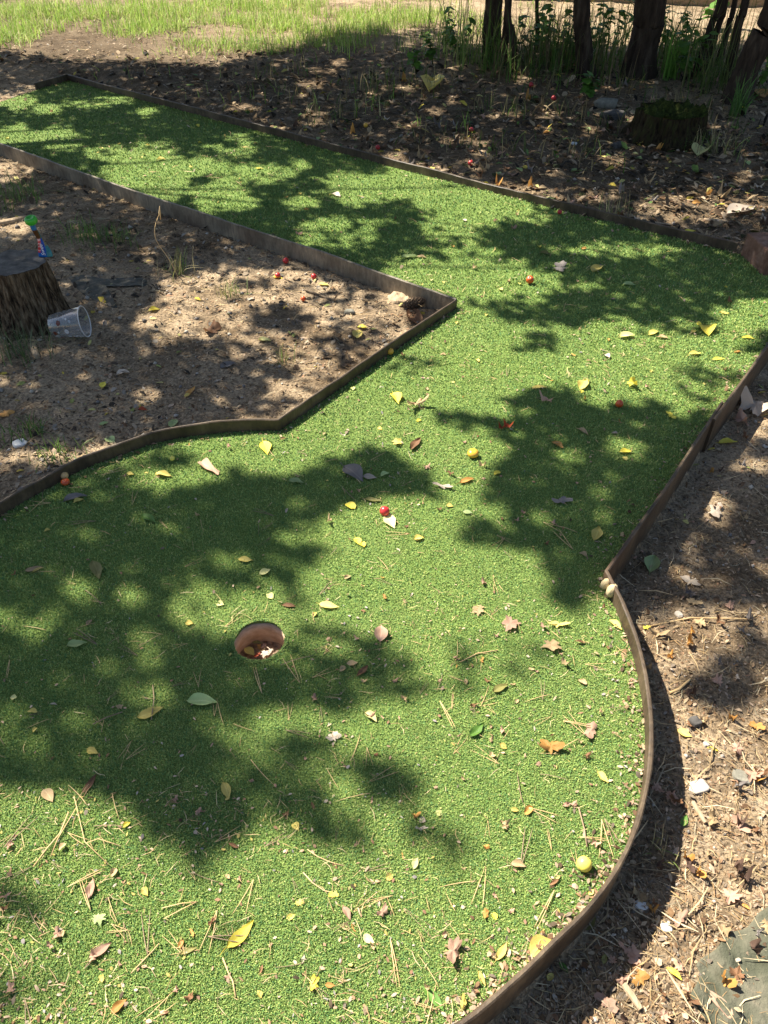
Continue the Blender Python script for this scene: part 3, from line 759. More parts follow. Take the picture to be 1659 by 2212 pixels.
# a few long needles that stand out
def px_needle(p, label, col='needle', r=.0011):
    pts = [(*map(float, at(a, b, .006)), .0065) for a, b in p]
    c = np.mean(pts, axis=0); V, Fc = tube([np.array(q)-c for q in pts], [r]*len(pts), 6)
    o = link('pine_needle', py_mesh('pine_needle', V, Fc, M[col]), loc=tuple(c)); tag(o, label, 'pine needle')
px_needle([(664,1835),(685,1850),(712,1862),(744,1871)], 'thick curved tan needle below a shadow spot at lower centre')
px_needle([(655,1885),(675,1907),(700,1924),(733,1932)], 'thick curved tan needle ending at a yellow scrap', r=.0012)
px_needle([(72,1873),(100,1835),(130,1800),(148,1755)], 'long bundle of pale needles in the lower left sun', r=.0016)
px_needle([(110,1850),(125,1812),(150,1770),(165,1745)], 'second pale needle crossing the long bundle at lower left')
px_needle([(160,1720),(172,1770),(183,1818),(235,1868)], 'long kinked grass stalk at the lower left', r=.0009)
px_needle([(185,1822),(212,1812),(262,1828)], 'pale kinked needle lying across the grass stalk at lower left', r=.001)
px_needle([(283,2103),(305,2080),(330,2054),(344,2038)], 'needle pair pointing up right at the bottom left')
px_needle([(481,2069),(493,2100),(503,2120),(509,2154)], 'long tan needle pair under the large bright yellow leaf', r=.0014)
px_needle([(350,1962),(390,1952),(426,1948)], 'upper needle of a wide open pair at lower left centre')
px_needle([(354,1985),(390,1966),(426,1948)], 'lower needle of a wide open pair at lower left centre')
px_needle([(1250,1745),(1262,1790),(1268,1830)], 'grey twig standing near the yellow plum', 'needle_dark', .0016)
px_needle([(995,1430),(1030,1412),(1075,1405)], 'long needle bundle in the right half of the green', r=.0015)
px_needle([(330,1480),(333,1510),(327,1555)], 'dark branched twig in the shade at left', 'needle_dark', .0013)
px_needle([(200,1565),(230,1550),(265,1538)], 'dark twig leading to the yellow leaf below the hole', 'needle_dark', .0014)

# ------------------------------------------------------------------ fruit
def fruit_mesh(name, mat, r, seed=0, squash=1.0):
    V = []; Fc = []; nu, nv = 28, 18
    for j in range(nv+1):
        th = math.pi*j/nv
        for i in range(nu):
            ph = 2*math.pi*i/nu
            rr = r*(1-.16*math.exp(-(th/.26)**2)-.05*math.exp(-((math.pi-th)/.25)**2))
            cleft = 1-.035*math.exp(-((((ph+math.pi) % (2*math.pi))-math.pi)/.16)**2)*math.sin(th)
            rr *= cleft*(1+.015*math.sin(3*ph+seed))
            V.append((rr*math.sin(th)*math.cos(ph), rr*math.sin(th)*math.sin(ph), rr*math.cos(th)*squash))
    for j in range(nv):
        for i in range(nu): Fc.append((j*nu+i, (j+1)*nu+i, (j+1)*nu+(i+1) % nu, j*nu+(i+1) % nu))
    return py_mesh(name, V, Fc, mat)
M['plum_red'] = mat_fruit('red_plum_skin', (.40, .018, .022), (.60, .055, .05))
M['plum_orange'] = mat_fruit('orange_red_plum_skin', (.52, .06, .015), (.66, .13, .03))
M['plum_yellow'] = mat_fruit('yellow_plum_skin', (.80, .66, .10), (.84, .74, .16))
M['plum_amber'] = mat_fruit('amber_plum_skin', (.66, .33, .03), (.75, .45, .06))
M['plum_peach'] = mat_fruit('peach_plum_skin', (.60, .35, .14), (.70, .47, .22), .5)
M['stalk'] = mat_simple('fruit_stalk', [(.3, (.09, .06, .02)), (.7, (.2, .15, .06))], 60, .8, 0)
def plum(px, py, dia_px, col, label, on='turf', tilt=(.5, .4), stalk=False, squash=1., name='plum'):
    g = .002 if on == 'turf' else gpt(px, py)[2]
    r = .0125
    for _ in range(4):
        x, y = at(px, py, g+r); d = float(y)*cP-(g+r-H)*sP; r = dia_px*d/F/2
    x, y = at(px, py, g+r*squash)
    e = link(name, fruit_mesh(name, M[col], r, random.random()*6, squash), loc=(float(x), float(y), g+r*squash), rot=(tilt[0], tilt[1], random.uniform(0, 6)))
    if stalk:
        V, Fc = tube([(0, 0, r*.8), (.001, .001, r*1.05), (.004, .001, r*1.3)], [.0009, .0007, .0008], 6)
        link('stalk', py_mesh('stalk', V, Fc, M['stalk']), e)
    tag(e, label, 'plum', 'small plums dropped from the trees'); return e
plum(831,1104,22,'plum_red','crimson red plum in the sunlit centre of the turf')
plum(1145,604,17,'plum_orange','orange red plum on the shaded far lane')
plum(1338,872,17,'plum_orange','orange red plum on the right side above the dark shade patch')
plum(843,759,15,'plum_amber','amber plum resting against the diagonal edging strip')
plum(1262,1866,33,'plum_yellow','plump yellow plum at the lower right of the green', tilt=(-.3, -.9), stalk=True)
plum(1022,979,25,'plum_amber','split squashed yellow plum on the turf', squash=.72, tilt=(.15, .1))
plum(139,1027,17,'plum_peach','pale peach coloured plum against the curved left edging')
plum(141,1041,19,'plum_orange','soft orange red plum below the peach coloured one', squash=.7, tilt=(0, 0))
plum(372,990,11,'plum_yellow','small green yellow plum below the curved left edging')
for x, y, d, c, l in [(600,595,12,'plum_red','bright red plum on the sunny soil below the long edging'),
    (617,563,13,'plum_red','dark red plum in shade close to the long edging'), (678,597,12,'plum_red','dusty red plum half hidden in the litter near the long edging'),
    (1017,352,12,'plum_red','red plum on the leaf litter behind the far edging'), (1209,458,10,'plum_red','red plum close to the far edging on the right'),
    (816,318,10,'plum_red','dark red plum at the far edging left of centre'), (1147,183,11,'plum_red','red plum on the forest floor before the left trunks'),
    (1196,212,11,'plum_red','dark red plum right of the one before the left trunks'), (790,270,10,'plum_amber','amber plum on the forest floor behind the lane'),
    (1018,280,10,'plum_red','dull red plum amid the shaded leaves'), (655,645,11,'plum_orange','orange plum sunk in the soil before the long edging')]:
    plum(x, y, d, c, l, 'soil' if not (x, y) == (1209, 458) else 'turf')
# squashed red fruit pieces
for x, y, s, l in [(1097,926,22,'flattened dark red fruit skin on the turf at the shadow edge'), (1083,928,15,'small dark red fruit skin scrap left of the flattened one')]:
    place_leaf(x, y, s, 10, .7, 'crumple', 'red', l, 'fruit skin', curl=1., pet=0, name='fruit_skin')

# pale twin shells on the edging bend
M['shell'] = mat_simple('cream_shell', [(.3, (.48, .36, .19)), (.7, (.68, .56, .34))], 30, .7, .4, (1, 1, .3))
def nut(px, py, dpx, label, rz):
    d0 = at(px, py, .03); x, y = map(float, d0); dep = y*cP-(.03-H)*sP; r = dpx*dep/F/2
    V = []; Fc = []; nu, nv = 24, 14
    for j in range(nv+1):
        th = math.pi*j/nv
        for i in range(nu):
            ph = 2*math.pi*i/nu; rr = r*(1+.05*math.sin(9*ph)*math.sin(th)); top = 1 if th < 1.6 else .72+.28*math.sin(th)
            V.append((rr*math.sin(th)*math.cos(ph)*top, rr*math.sin(th)*math.sin(ph)*top*.8, rr*1.35*math.cos(th)))
    for j in range(nv):
        for i in range(nu): Fc.append((j*nu+i, (j+1)*nu+i, (j+1)*nu+(i+1) % nu, j*nu+(i+1) % nu))
    o = link('nut_shell', py_mesh('nut_shell', V, Fc, M['shell']), loc=(x, y, r*1.3), rot=(.15, -.1, rz)); tag(o, label, 'shell', 'cream shells at the edging bend')
nut(1311,1256,25,'cream ribbed shell tucked behind its twin at the edging bend', .4)
nut(1323,1272,29,'front cream ribbed shell leaning on the edging at the bend', .9)

# ------------------------------------------------------------------ stump, pouch, cup at the left
def gz(x, y): return float(ground_h(np.array([x]), np.array([y]))[0])
M['stump_side'] = mat_simple('rotten_stump_bark', [(.36, (.016, .011, .008)), (.47, (.10, .07, .042)), (.58, (.22, .165, .105)), (.7, (.40, .31, .20))], 75, .95, 1., (1, 1, .13), .1, .03)
M['stump_top'] = mat_simple('grey_cut_wood', [(.3, (.075, .068, .058)), (.55, (.15, .135, .115)), (.75, (.24, .215, .18))], 26, .9, .6, (1, 1, 1), .1)
M['moss'] = mat_simple('moss', [(.3, (.012, .015, .005)), (.5, (.035, .045, .010)), (.72, (.075, .10, .02))], 60, .95, .9, (1, 1, 1), .1, .01)
def stump(base, top, zb, zt, rb, rt, sidem, topm, label, seed, moss=False, toprough=.01, squash=1.):
    root = link('tree_stump', None, loc=(base[0], base[1], zb)); tag(root, label, 'stump')
    n, m = 150, 16; V = []; Fc = []
    for j in range(m+1):
        t = j/m
        for i in range(n):
            a = 2*math.pi*i/n
            ridge = 1+.10*(vnoise(np.array(math.cos(a)*4+seed), np.array(math.sin(a)*4+t*.7+9))-.5)*2+.06*(vnoise(np.array(a*9.), np.array(t*1.6+seed))-.5)*2+.065*(vnoise(np.array(a*24.), np.array(t*2.2+seed*2))-.5)*2
            flare = (1-t)**2.2
            r = (rt+(rb-rt)*flare*(1+.45*math.sin(4*a+seed)*flare))*float(ridge)
            zz = (zt-zb)*t
            if moss: zz *= 1-.3*max(0, float(vnoise(np.array(math.cos(a)*2+5), np.array(math.sin(a)*2+seed)))-.35)
            V.append((r*math.cos(a)+(top[0]-base[0])*t, r*math.sin(a)*squash+(top[1]-base[1])*t, zz-.03*(t == 0)))
    for j in range(m):
        for i in range(n): Fc.append((j*n+i, j*n+(i+1) % n, (j+1)*n+(i+1) % n, (j+1)*n+i))
    link('bark', py_mesh('bark', V, Fc, sidem, smooth=False), root)
    ring = V[m*n:(m+1)*n]; cx = sum(v[0] for v in ring)/n; cy = sum(v[1] for v in ring)/n; cz = sum(v[2] for v in ring)/n
    TV = [(cx, cy, cz+.002)]; TF = []
    rings = 9
    for q in range(1, rings+1):
        for i in range(n):
            f = q/rings; x = cx+(ring[i][0]-cx)*f*1.005; y = cy+(ring[i][1]-cy)*f*1.005
            z = cz+(ring[i][2]-cz)*f+.002+toprough*(float(fbm(np.array(x*18+seed), np.array(y*18), 3))-.5)*(2 if f < 1 else .4)
            TV.append((x, y, z))
    for i in range(n):
        TF.append((0, 1+i, 1+(i+1) % n))
        for q in range(rings-1): a = 1+q*n+i; b = 1+q*n+(i+1) % n; TF.append((a, a+n, b+n, b))
    link('moss_cap' if moss else 'cut_top', py_mesh('moss_cap' if moss else 'cut_top', TV, TF, topm), root)
    return root, (cx+base[0], cy+base[1], cz+zb)
sbx, sby, sbz = gpt(72, 690)
# height so the cut face sits at its place in the photo
hs = next(h for h in np.arange(.05, .6, .002) if proj(sbx-.02, sby+.02, sbz+h)[1] < 568)
stm, stop = stump((sbx, sby), (sbx-.02, sby+.02), sbz-.01, sbz+hs, .168, .127, M['stump_side'], M['stump_top'], 'tall rotten tree stump with flat grey top at the left edge', 3.1)

# squeezed drink pouch with green cap on the stump
pbx, pby = at(99, 554, stop[2]); pbx, pby = float(pbx), float(pby)
pouch = link('drink_pouch', None, loc=(pbx, pby, stop[2]+.001))
tag(pouch, 'twisted blue drink pouch with a green cap standing on the stump', 'drink pouch')
# top of the body from the photo at the same depth
tx, tz = at_plane_y(70, 482, pby); cxx, czz = at_plane_y(66, 469, pby)
bodyH = tz-stop[2]
st = [(0, 0, .028, .011, .0), (.12, 0, .0265, .012, .15), (.3, 0, .019, .010, .6), (.5, 0, .0115, .0085, 1.25), (.66, 0, .0105, .0095, 1.7), (.82, 0, .0115, .010, 1.9), (.94, 0, .012, .011, 2.0), (1, 0, .0105, .0105, 2.0)]
n = 28; V = []; Fc = []; colr = []
def lerp_st(t):
    for a, b in zip(st[:-1], st[1:]):
        if t <= b[0]+1e-9:
            f = (t-a[0])/(b[0]-a[0]); return [a[k]+(b[k]-a[k])*f for k in range(5)]
rows = 34
for j in range(rows+1):
    t = j/rows; _, _, rx, ry, twist = lerp_st(t)
    ox = (tx-pbx)*t+.003*math.sin(5*t); oy = .004*math.sin(4*t)
    for i in range(n):
        a = 2*math.pi*i/n
        cr = 1+.16*(float(vnoise(np.array(math.cos(a)*3+t*6), np.array(math.sin(a)*3+t*3)))-.5)
        x, y = rx*cr*math.cos(a), ry*cr*math.sin(a)
        V.append((ox+x*math.cos(twist)-y*math.sin(twist), oy+x*math.sin(twist)+y*math.cos(twist), bodyH*t))
        front = math.sin(a) < 0
        s = math.cos(a)
        if t > .80: c = (.04, .17, .36)
        elif t > .55: c = (.10, .045, .015) if s < -.2 else (.02, .15, .17)
        elif t < .13: c = (.015, .12, .42) if s < .4 else (.05, .22, .24)
        elif s < -.55: c = (.55, .05, .05) if int(t*30) % 3 else (.75, .45, .45)
        elif s < .30: c = (.012, .07, .38)
        else: c = (.04, .19, .20) if t < .3 else (.18, .16, .10)
        colr.append((*c, 1))
for j in range(rows):
    for i in range(n): Fc.append((j*n+i, j*n+(i+1) % n, (j+1)*n+(i+1) % n, (j+1)*n+i))
Fc.append(tuple(range(n))[::-1])
M['pouch'] = mat_vcol('glossy_film', .22); 
body = link('body', py_mesh('body', V, Fc, M['pouch'], True, {'tint': colr}), pouch)
M['green_cap'] = mat_simple('green_plastic', [(.3, (.03, .36, .02)), (.7, (.05, .46, .03))], 10, .35, 0, (1, 1, 1), .5)
V, Fc = lathe([(.010, -.002), (.0185, 0), (.0235, .006), (.0245, .016), (.0225, .0235), (.019, .026), (.0115, .0262), (.0105, .0225), (.0001, .022)], 36)
V = [(x*(1+.012*math.cos(18*math.atan2(y, x))), y*(1+.012*math.cos(18*math.atan2(y, x))), z) for x, y, z in V]
cap = link('cap', py_mesh('cap', V, Fc, M['green_cap']), pouch, (tx-pbx, 0, bodyH-.002), (.18, -.1, 0))
V, Fc = lathe([(.0125, 0), (.0125, .004), (.0105, .005)], 24)
link('neck_ring', py_mesh('neck_ring', V, Fc, mat_simple('clear_white_plastic', [(.3, (.5, .5, .5)), (.7, (.6, .6, .6))], 10, .4, 0)), pouch, (tx-pbx, 0, bodyH-.006))
fc = bpy.data.curves.new('lettering', 'FONT'); fc.body = 'Swee'; fc.size = .021; fc.extrude = .0004; fc.shear = .25
fo_ = bpy.data.objects.new('tmp_text', fc); COL.objects.link(fo_)
dg = bpy.context.evaluated_depsgraph_get(); dg.update()
tm = bpy.data.meshes.new_from_object(fo_.evaluated_get(dg)); tm.name = 'lettering'
COL.objects.unlink(fo_); bpy.data.objects.remove(fo_); bpy.data.curves.remove(fc)
tm.materials.clear(); tm.materials.append(mat_simple('white_print', [(.3, (.75, .78, .8)), (.7, (.8, .82, .84))], 10, .5, 0))
# run up the front of the pouch, following its lean
lean = math.atan2((tx-pbx), bodyH)
mt = Matrix.Translation((.0075, -.0155, bodyH*.07)) @ Matrix.Rotation(lean, 4, 'Y') @ Matrix.Rotation(R(-8), 4, 'X') @ Matrix(((0, -1, 0, 0), (0, 0, -1, 0), (1, 0, 0, 0), (0, 0, 0, 1)))
tm.transform(mt)
link('lettering', tm, body)

# clear plastic cup lying beside the stump
M['clear'] = None
m, nt, b = new_mat('clear_plastic')
tr = N(nt, 'ShaderNodeBsdfTransparent'); tr.inputs[0].default_value = (.90, .92, .93, 1)
gl = N(nt, 'ShaderNodeBsdfGlossy'); gl.inputs['Roughness'].default_value = .12; gl.inputs['Color'].default_value = (.9, .9, .9, 1)
df = N(nt, 'ShaderNodeBsdfDiffuse'); df.inputs['Color'].default_value = (.62, .62, .62, 1)
lw = N(nt, 'ShaderNodeLayerWeight'); lw.inputs['Blend'].default_value = .25
m1 = N(nt, 'ShaderNodeMixShader'); nt.links.new(lw.outputs['Facing'], m1.inputs[0]); nt.links.new(tr.outputs[0], m1.inputs[1]); nt.links.new(gl.outputs[0], m1.inputs[2])
m2 = N(nt, 'ShaderNodeMixShader'); m2.inputs[0].default_value = .13; nt.links.new(m1.outputs[0], m2.inputs[1]); nt.links.new(df.outputs[0], m2.inputs[2])
nt.links.new(m2.outputs[0], nt.nodes['Material Output'].inputs['Surface']); M['clear'] = m
M['rim'] = mat_simple('milky_plastic', [(.3, (.55, .54, .52)), (.7, (.64, .63, .61))], 10, .4, 0)
crx, cry, crz = gpt(150, 738)
crz = gz(crx, cry)
RR, RB, CL = .061, .045, .132
cupo = link('plastic_cup', None); tag(cupo, 'clear plastic cup with a white rim lying beside the tall stump', 'cup')
V, Fc = lathe([(.0001, .004), (RB-.004, .004), (RB-.002, 0), (RB, .003), (RR, CL)], 48)
link('cup_wall', py_mesh('cup_wall', V, Fc, M['clear']), cupo)
ringp = [(RR+.0022*math.cos(2*math.pi*i/8), CL+.0022*math.sin(2*math.pi*i/8)) for i in range(9)]
V, Fc = lathe(ringp, 48); link('rim', py_mesh('rim', V, Fc, M['rim']), cupo)
rd = random.Random(5); M['print'] = mat_vcol('print_ink', .5)
for k in range(20):
    a0 = rd.uniform(0, 6.28) if k > 12 else rd.choice([2.2, 4.6])+rd.uniform(-.5, .5); t0 = rd.uniform(.12, .6); s = rd.uniform(.003, .008)
    c = rd.choice([(.6, .6, .6), (.62, .6, .58), (.16, .05, .03), (.6, .6, .6)])
    V = []
    for i in range(9):
        aa = 2*math.pi*i/9; t = t0+s*math.sin(aa)/CL*1.1; r = RB+(RR-RB)*t+.0008; a = a0+s*math.cos(aa)/r*1.4
        V.append((r*math.cos(a), r*math.sin(a), t*CL+.003))
    link('printed_spot', py_mesh('printed_spot', V, [tuple(range(9))], M['print'], True, {'tint': [(*c, 1)]*9}), cupo)
# lay it down: local z (towards the rim) along heading, resting on its side
half = math.atan2(RR-RB, CL)
cupo.rotation_euler = (0, math.pi/2-half, R(4))
cupo.location = (float(at(107, 722, 0.)[0])+.012, float(at(107, 722, .0)[1])+.02, crz+RB+.004)

# dark half-buried sheet, chips, stones, cone
def patch(name, outline_px, h, mat, label, cat, lift=.004, seed=1, on='soil', dome=.01):
    pts = [gpt(x, y) for x, y in outline_px]; c = np.mean(pts, axis=0)
    P2 = catmull([p[:2] for p in pts]+[pts[0][:2]], 4)[:-1]; n = len(P2); V = []; Fc = []; rings = 14
    V.append((0, 0, lift+h+dome))
    for q in range(1, rings+1):
        f = q/rings
        for x, y in P2:
            lx, ly = (x-c[0])*f, (y-c[1])*f
            z = gz(c[0]+lx, c[1]+ly)-c[2]
            nz = (float(fbm(np.array(lx*40+seed), np.array(ly*40), 3))-.5)*.03*min(1, h*90)
            V.append((lx, ly, z+lift+h+dome*(1-f*f)+nz))
    b0 = len(V)
    for x, y in P2: V.append(((x-c[0])*1.01, (y-c[1])*1.01, gz(x, y)-c[2]-.012))
    for i in range(n):
        j = (i+1) % n; Fc.append((0, 1+i, 1+j))
        for q in range(rings-1): Fc.append((1+q*n+i, 1+(q+1)*n+i, 1+(q+1)*n+j, 1+q*n+j))
        Fc.append((1+(rings-1)*n+i, b0+i, b0+j, 1+(rings-1)*n+j))
    o = link(name, py_mesh(name, V, Fc, mat), loc=tuple(c)); tag(o, label, cat); return o
M['felt'] = mat_simple('dark_sheet', [(.3, (.04, .042, .034)), (.5, (.085, .08, .06)), (.65, (.2, .155, .105))], 22, .8, .4)
patch('sheet_scrap', [(148,600),(163,593),(190,596),(235,603),(290,599),(316,606),(310,619),(270,613),(240,618),(212,624),(215,638),(240,652),(254,665),(230,660),(196,645),(168,625)], .001, M['felt'], 'dark grey green sheet scrap half buried in soil right of the stump', 'sheet', lift=.001, dome=.006)
M['stone_w'] = mat_simple('pale_stone', [(.3, (.36, .31, .25)), (.7, (.56, .50, .42))], 40, .85, .5)
M['stone_g'] = mat_simple('grey_stone', [(.3, (.15, .14, .11)), (.7, (.30, .28, .22))], 40, .85, .5)
M['stone_d'] = mat_simple('dark_stone', [(.3, (.05, .045, .04)), (.7, (.12, .11, .1))], 40, .85, .5)
M['shellw'] = mat_simple('white_shell', [(.3, (.55, .54, .5)), (.7, (.68, .67, .64))], 30, .5, .2)
M['wood'] = mat_simple('pale_split_wood', [(.3, (.30, .21, .12)), (.7, (.50, .38, .25))], 30, .85, .5, (8, 1, 1))
def rock(px, py, wpx, asp, hh, mat, label, cat='stone', name='stone', group=None, rz=None):
    x, y, z = gpt(px, py); d = y*cP-(z-H)*sP; r = wpx*d/F/2
    V = []; Fc = []; nu, nv = 22, 12; sd = random.random()*50
    for j in range(nv+1):
        th = math.pi*j/nv
        for i in range(nu):
            ph = 2*math.pi*i/nu; ux, uy, uz = math.sin(th)*math.cos(ph), math.sin(th)*math.sin(ph), math.cos(th)
            k = 1+.5*(float(fbm(np.array(ux*1.3+sd), np.array(uy*1.3+uz*1.7), 2))-.5)
            f = lambda v: math.copysign(abs(v)**.7, v)
            V.append((f(ux)*r*k, f(uy)*r*k*asp, f(uz)*r*hh*k))
    for j in range(nv):
        for i in range(nu): Fc.append((j*nu+i, (j+1)*nu+i, (j+1)*nu+(i+1) % nu, j*nu+(i+1) % nu))
    o = link(name, py_mesh(name, V, Fc, mat), loc=(x, y, z+r*hh*.45), rot=(random.uniform(-.1, .1), random.uniform(-.1, .1), random.uniform(-.4, .4) if rz is None else rz)); tag(o, label, cat, group)
rock(1508,1702,44,.75,.35,M['stone_w'],'flat white stone on the sunlit soil at right')
rock(1601,1681,48,.6,.3,M['stone_g'],'flat greenish grey stone right of the white stone')
rock(1500,1563,26,.9,.8,M['stone_d'],'round dark stone above the brown rimmed yellow leaf')
rock(1525,1609,14,.9,.7,M['stone_w'],'small white pebble by the narrow yellow leaf at right')
rock(1466,1329,15,1.2,.6,M['stone_w'],'small cream pebble in the shade right of the edging bend')
rock(1386,1956,30,.6,.3,M['shellw'],'smooth white shell on the shadow border at lower right','shell','shell_piece')
rock(1439,2004,24,.8,.3,M['shellw'],'white shell chip on the sunlit soil at lower right','shell','shell_piece')
rock(43,961,30,.8,.4,M['shellw'],'white broken shell in shade at the left edge behind the curve','shell','shell_piece')
rock(755,677,24,.5,.5,M['stone_g'],'pale grey green stone on the soil behind the diagonal edging')
rock(1308,230,46,.7,.5,M['stone_g'],'pale grey stone left of the mossy stump')
rock(1324,254,52,.8,.4,M['stone_d'],'dark flat stone left of the mossy stump')
rock(1335,318,30,.7,.5,M['stone_d'],'small dark stone on the shaded floor below the mossy stump')
rock(1240,312,12,.8,.6,M['shellw'],'tiny white pebble on the shaded forest floor','stone')
rock(420,1300,1,.8,.6,M['stone_g'],'tiny grey grain in the shade','stone') if False else None
patch('stone_slab', [(1490,2150),(1512,2108),(1505,2080),(1545,2052),(1570,2020),(1612,2005),(1640,1972),(1690,1960),(1800,2050),(1760,2300),(1640,2290),(1570,2235),(1520,2200)], .004, mat_simple('mossy_slab', [(.3, (.045, .048, .03)), (.45, (.09, .092, .062)), (.6, (.15, .14, .10)), (.74, (.27, .22, .15))], 11, .95, 1., (1, 1, 1), .1, .02, 9), 'grey mossy slab level with the soil at the bottom right corner', 'slab', lift=.001, dome=.003)
# bark pieces and sticks
patch('bark_piece', [(838,645),(855,638),(880,645),(890,656),(866,657),(845,654)], .010, M['wood'], 'tan bark piece beside the edging corner', 'bark')
def stick(pts, r, mat, label, cat='stick', name='stick', dz=.006):
    W3 = [gpt(x, y, dz) for x, y in pts]; c = np.mean(W3, axis=0)
    V, Fc = tube([np.array(p)-c for p in W3], [r*(1+.2*math.sin(i*2)) for i in range(len(W3))], 9)
    o = link(name, py_mesh(name, V, Fc, mat, smooth=False), loc=tuple(c)); tag(o, label, cat)
stick([(72,748),(76,762),(82,775)], .012, M['wood'], 'short pale wood chip standing in front of the stump', 'wood chip', 'wood_chip')
stick([(0,486),(30,480),(58,472)], .014, M['wood'], 'pale split plank piece left of the green capped pouch', 'plank', 'plank_piece')
stick([(1345,2128),(1362,2150),(1383,2182)], .006, M['wood'], 'pale wooden stick beside the large pink leaf at the bottom right')
stick([(1495,1735),(1505,1752),(1522,1780)], .005, M['wood'], 'short whitish stick below the white stone at right')
stick([(1290,470),(1370,478),(1450,488)], .006, M['wood'], 'straight straw coloured stick by the far edging')
stick([(1520,477),(1545,479),(1570,480)], .008, M['wood'], 'pale wood splinter in the sun left of the brick')
stick([(660,1010-380),(690,640),(720,652)], .004, M['twig'], 'thin dark twig on the soil by the red plums')
stick([(1405,1355),(1490,1338),(1610,1340)], .0022, M['needle'], 'long straw stalk bridging the soil outside the right curve')
stick([(1445,1500),(1465,1492),(1490,1470)], .003, M['needle'], 'straw splinter on the sunlit soil beside the right curve')
stick([(310,410),(345,425),(380,448)], .006, M['twig'], 'grey twig lying along the foot of the long edging')
M['cone'] = mat_simple('pine_cone_scales', [(.3, (.07, .045, .03)), (.7, (.22, .15, .09))], 60, .9, .5)
def cone(px, py, Lp, ang, label):
    x, y, z = gpt(px, py); d = y*cP-(z-H)*sP; Lw = Lp*d/F; V = []; Fc = []
    for j in range(11):
        t = j/10; rr = Lw*.26*math.sin(math.pi*(.12+.85*t))**.7
        for i in range(9):
            a = 2*math.pi*(i+.5*(j % 2))/9; b0 = len(V); xx = (t-.5)*Lw
            ux, uy = math.cos(a), math.sin(a); tx_, ty_ = -uy, ux; s = Lw*.075
            for ox, orr, ot in ((-.2, .45, 0), (.15, .95, -1), (.55, 1.12, 0), (.15, .95, 1)):
                V.append((xx+ox*Lw*.16, ux*rr*orr+tx_*s*ot, uy*rr*orr+ty_*s*ot))
            V.append((xx+.25*Lw*.16, ux*rr*.8, uy*rr*.8))
            Fc += [(b0, b0+1, b0+2, b0+3), (b0+1, b0, b0+4), (b0+2, b0+1, b0+4), (b0+3, b0+2, b0+4), (b0, b0+3, b0+4)]
    v2, f2 = tube([(-.45*Lw, 0, 0), (0, 0, 0), (.45*Lw, 0, 0)], [Lw*.1, Lw*.17, Lw*.05], 8); b0 = len(V); V += v2; Fc += [tuple(i+b0 for i in q) for q in f2]
    o = link('pine_cone', py_mesh('pine_cone', V, Fc, M['cone'], False), loc=(x, y, z+Lw*.2), rot=(0, -.1, R(ang))); tag(o, label, 'pine cone')
cone(893, 664, 48, 20, 'brown pine cone in the inner corner of the edging strips')

# mossy stump on the right
M['mossy_bark'] = mat_simple('mossy_bark', [(.34, (.012, .009, .006)), (.5, (.05, .036, .02)), (.6, (.045, .05, .016)), (.72, (.10, .075, .042))], 60, .95, 1., (1, 1, .2), .1, .03)
mx, my, mz = gpt(1437, 300)
hm = next(h for h in np.arange(.05, .6, .002) if proj(mx, my, mz+h)[1] < 238)
stump((mx, my), (mx+.01, my+.01), mz-.01, mz+hm, .27, .205, M['mossy_bark'], M['moss'], 'low broken stump with a green moss cap before the tree trunks', 7.7, True, .09)

# ------------------------------------------------------------------ trees
def leaf_quads(Pt, size, nrm_tilt=1.0):
    """rhombic leaves at points"""
    n = len(Pt); a = rng.uniform(0, 2*np.pi, n); t = rng.normal(0, .5, (n, 2))
    s = size*rng.uniform(.7, 1.3, n)
    u = np.c_[np.cos(a), np.sin(a), t[:, 0]]; v = np.c_[-np.sin(a), np.cos(a), t[:, 1]]
    u *= s[:, None]*.62; v *= s[:, None]*.36
    up = np.c_[0*a, 0*a, s*.08]
    V = np.stack([Pt-u, Pt+v+up, Pt+u, Pt-v+up], 1).reshape(-1, 3)
    b = np.arange(n)*4
    Q = np.stack([np.c_[b, b+1, b+2], np.c_[b, b+2, b+3]], 1).reshape(-1, 3)
    return V, Q
def trunk_tube(path, rad, seed, n=18, sub=7):
    p = catmull(path, sub); m = len(p); rr = np.interp(np.linspace(0, len(rad)-1, m), range(len(rad)), rad)
    V, Fc = tube(p, rr, n)
    out = []
    for i, v in enumerate(V):
        c = np.array(p[i//n]); d = np.array(v)-c; k = 1+.22*(float(vnoise(np.array((i % n)*1.1+seed), np.array((i//n)*.25+seed)))-.5)+.10*(float(vnoise(np.array((i % n)*2.3+seed), np.array((i//n)*1.1)))-.5)
        out.append(tuple(c+d*k))
    return out, Fc
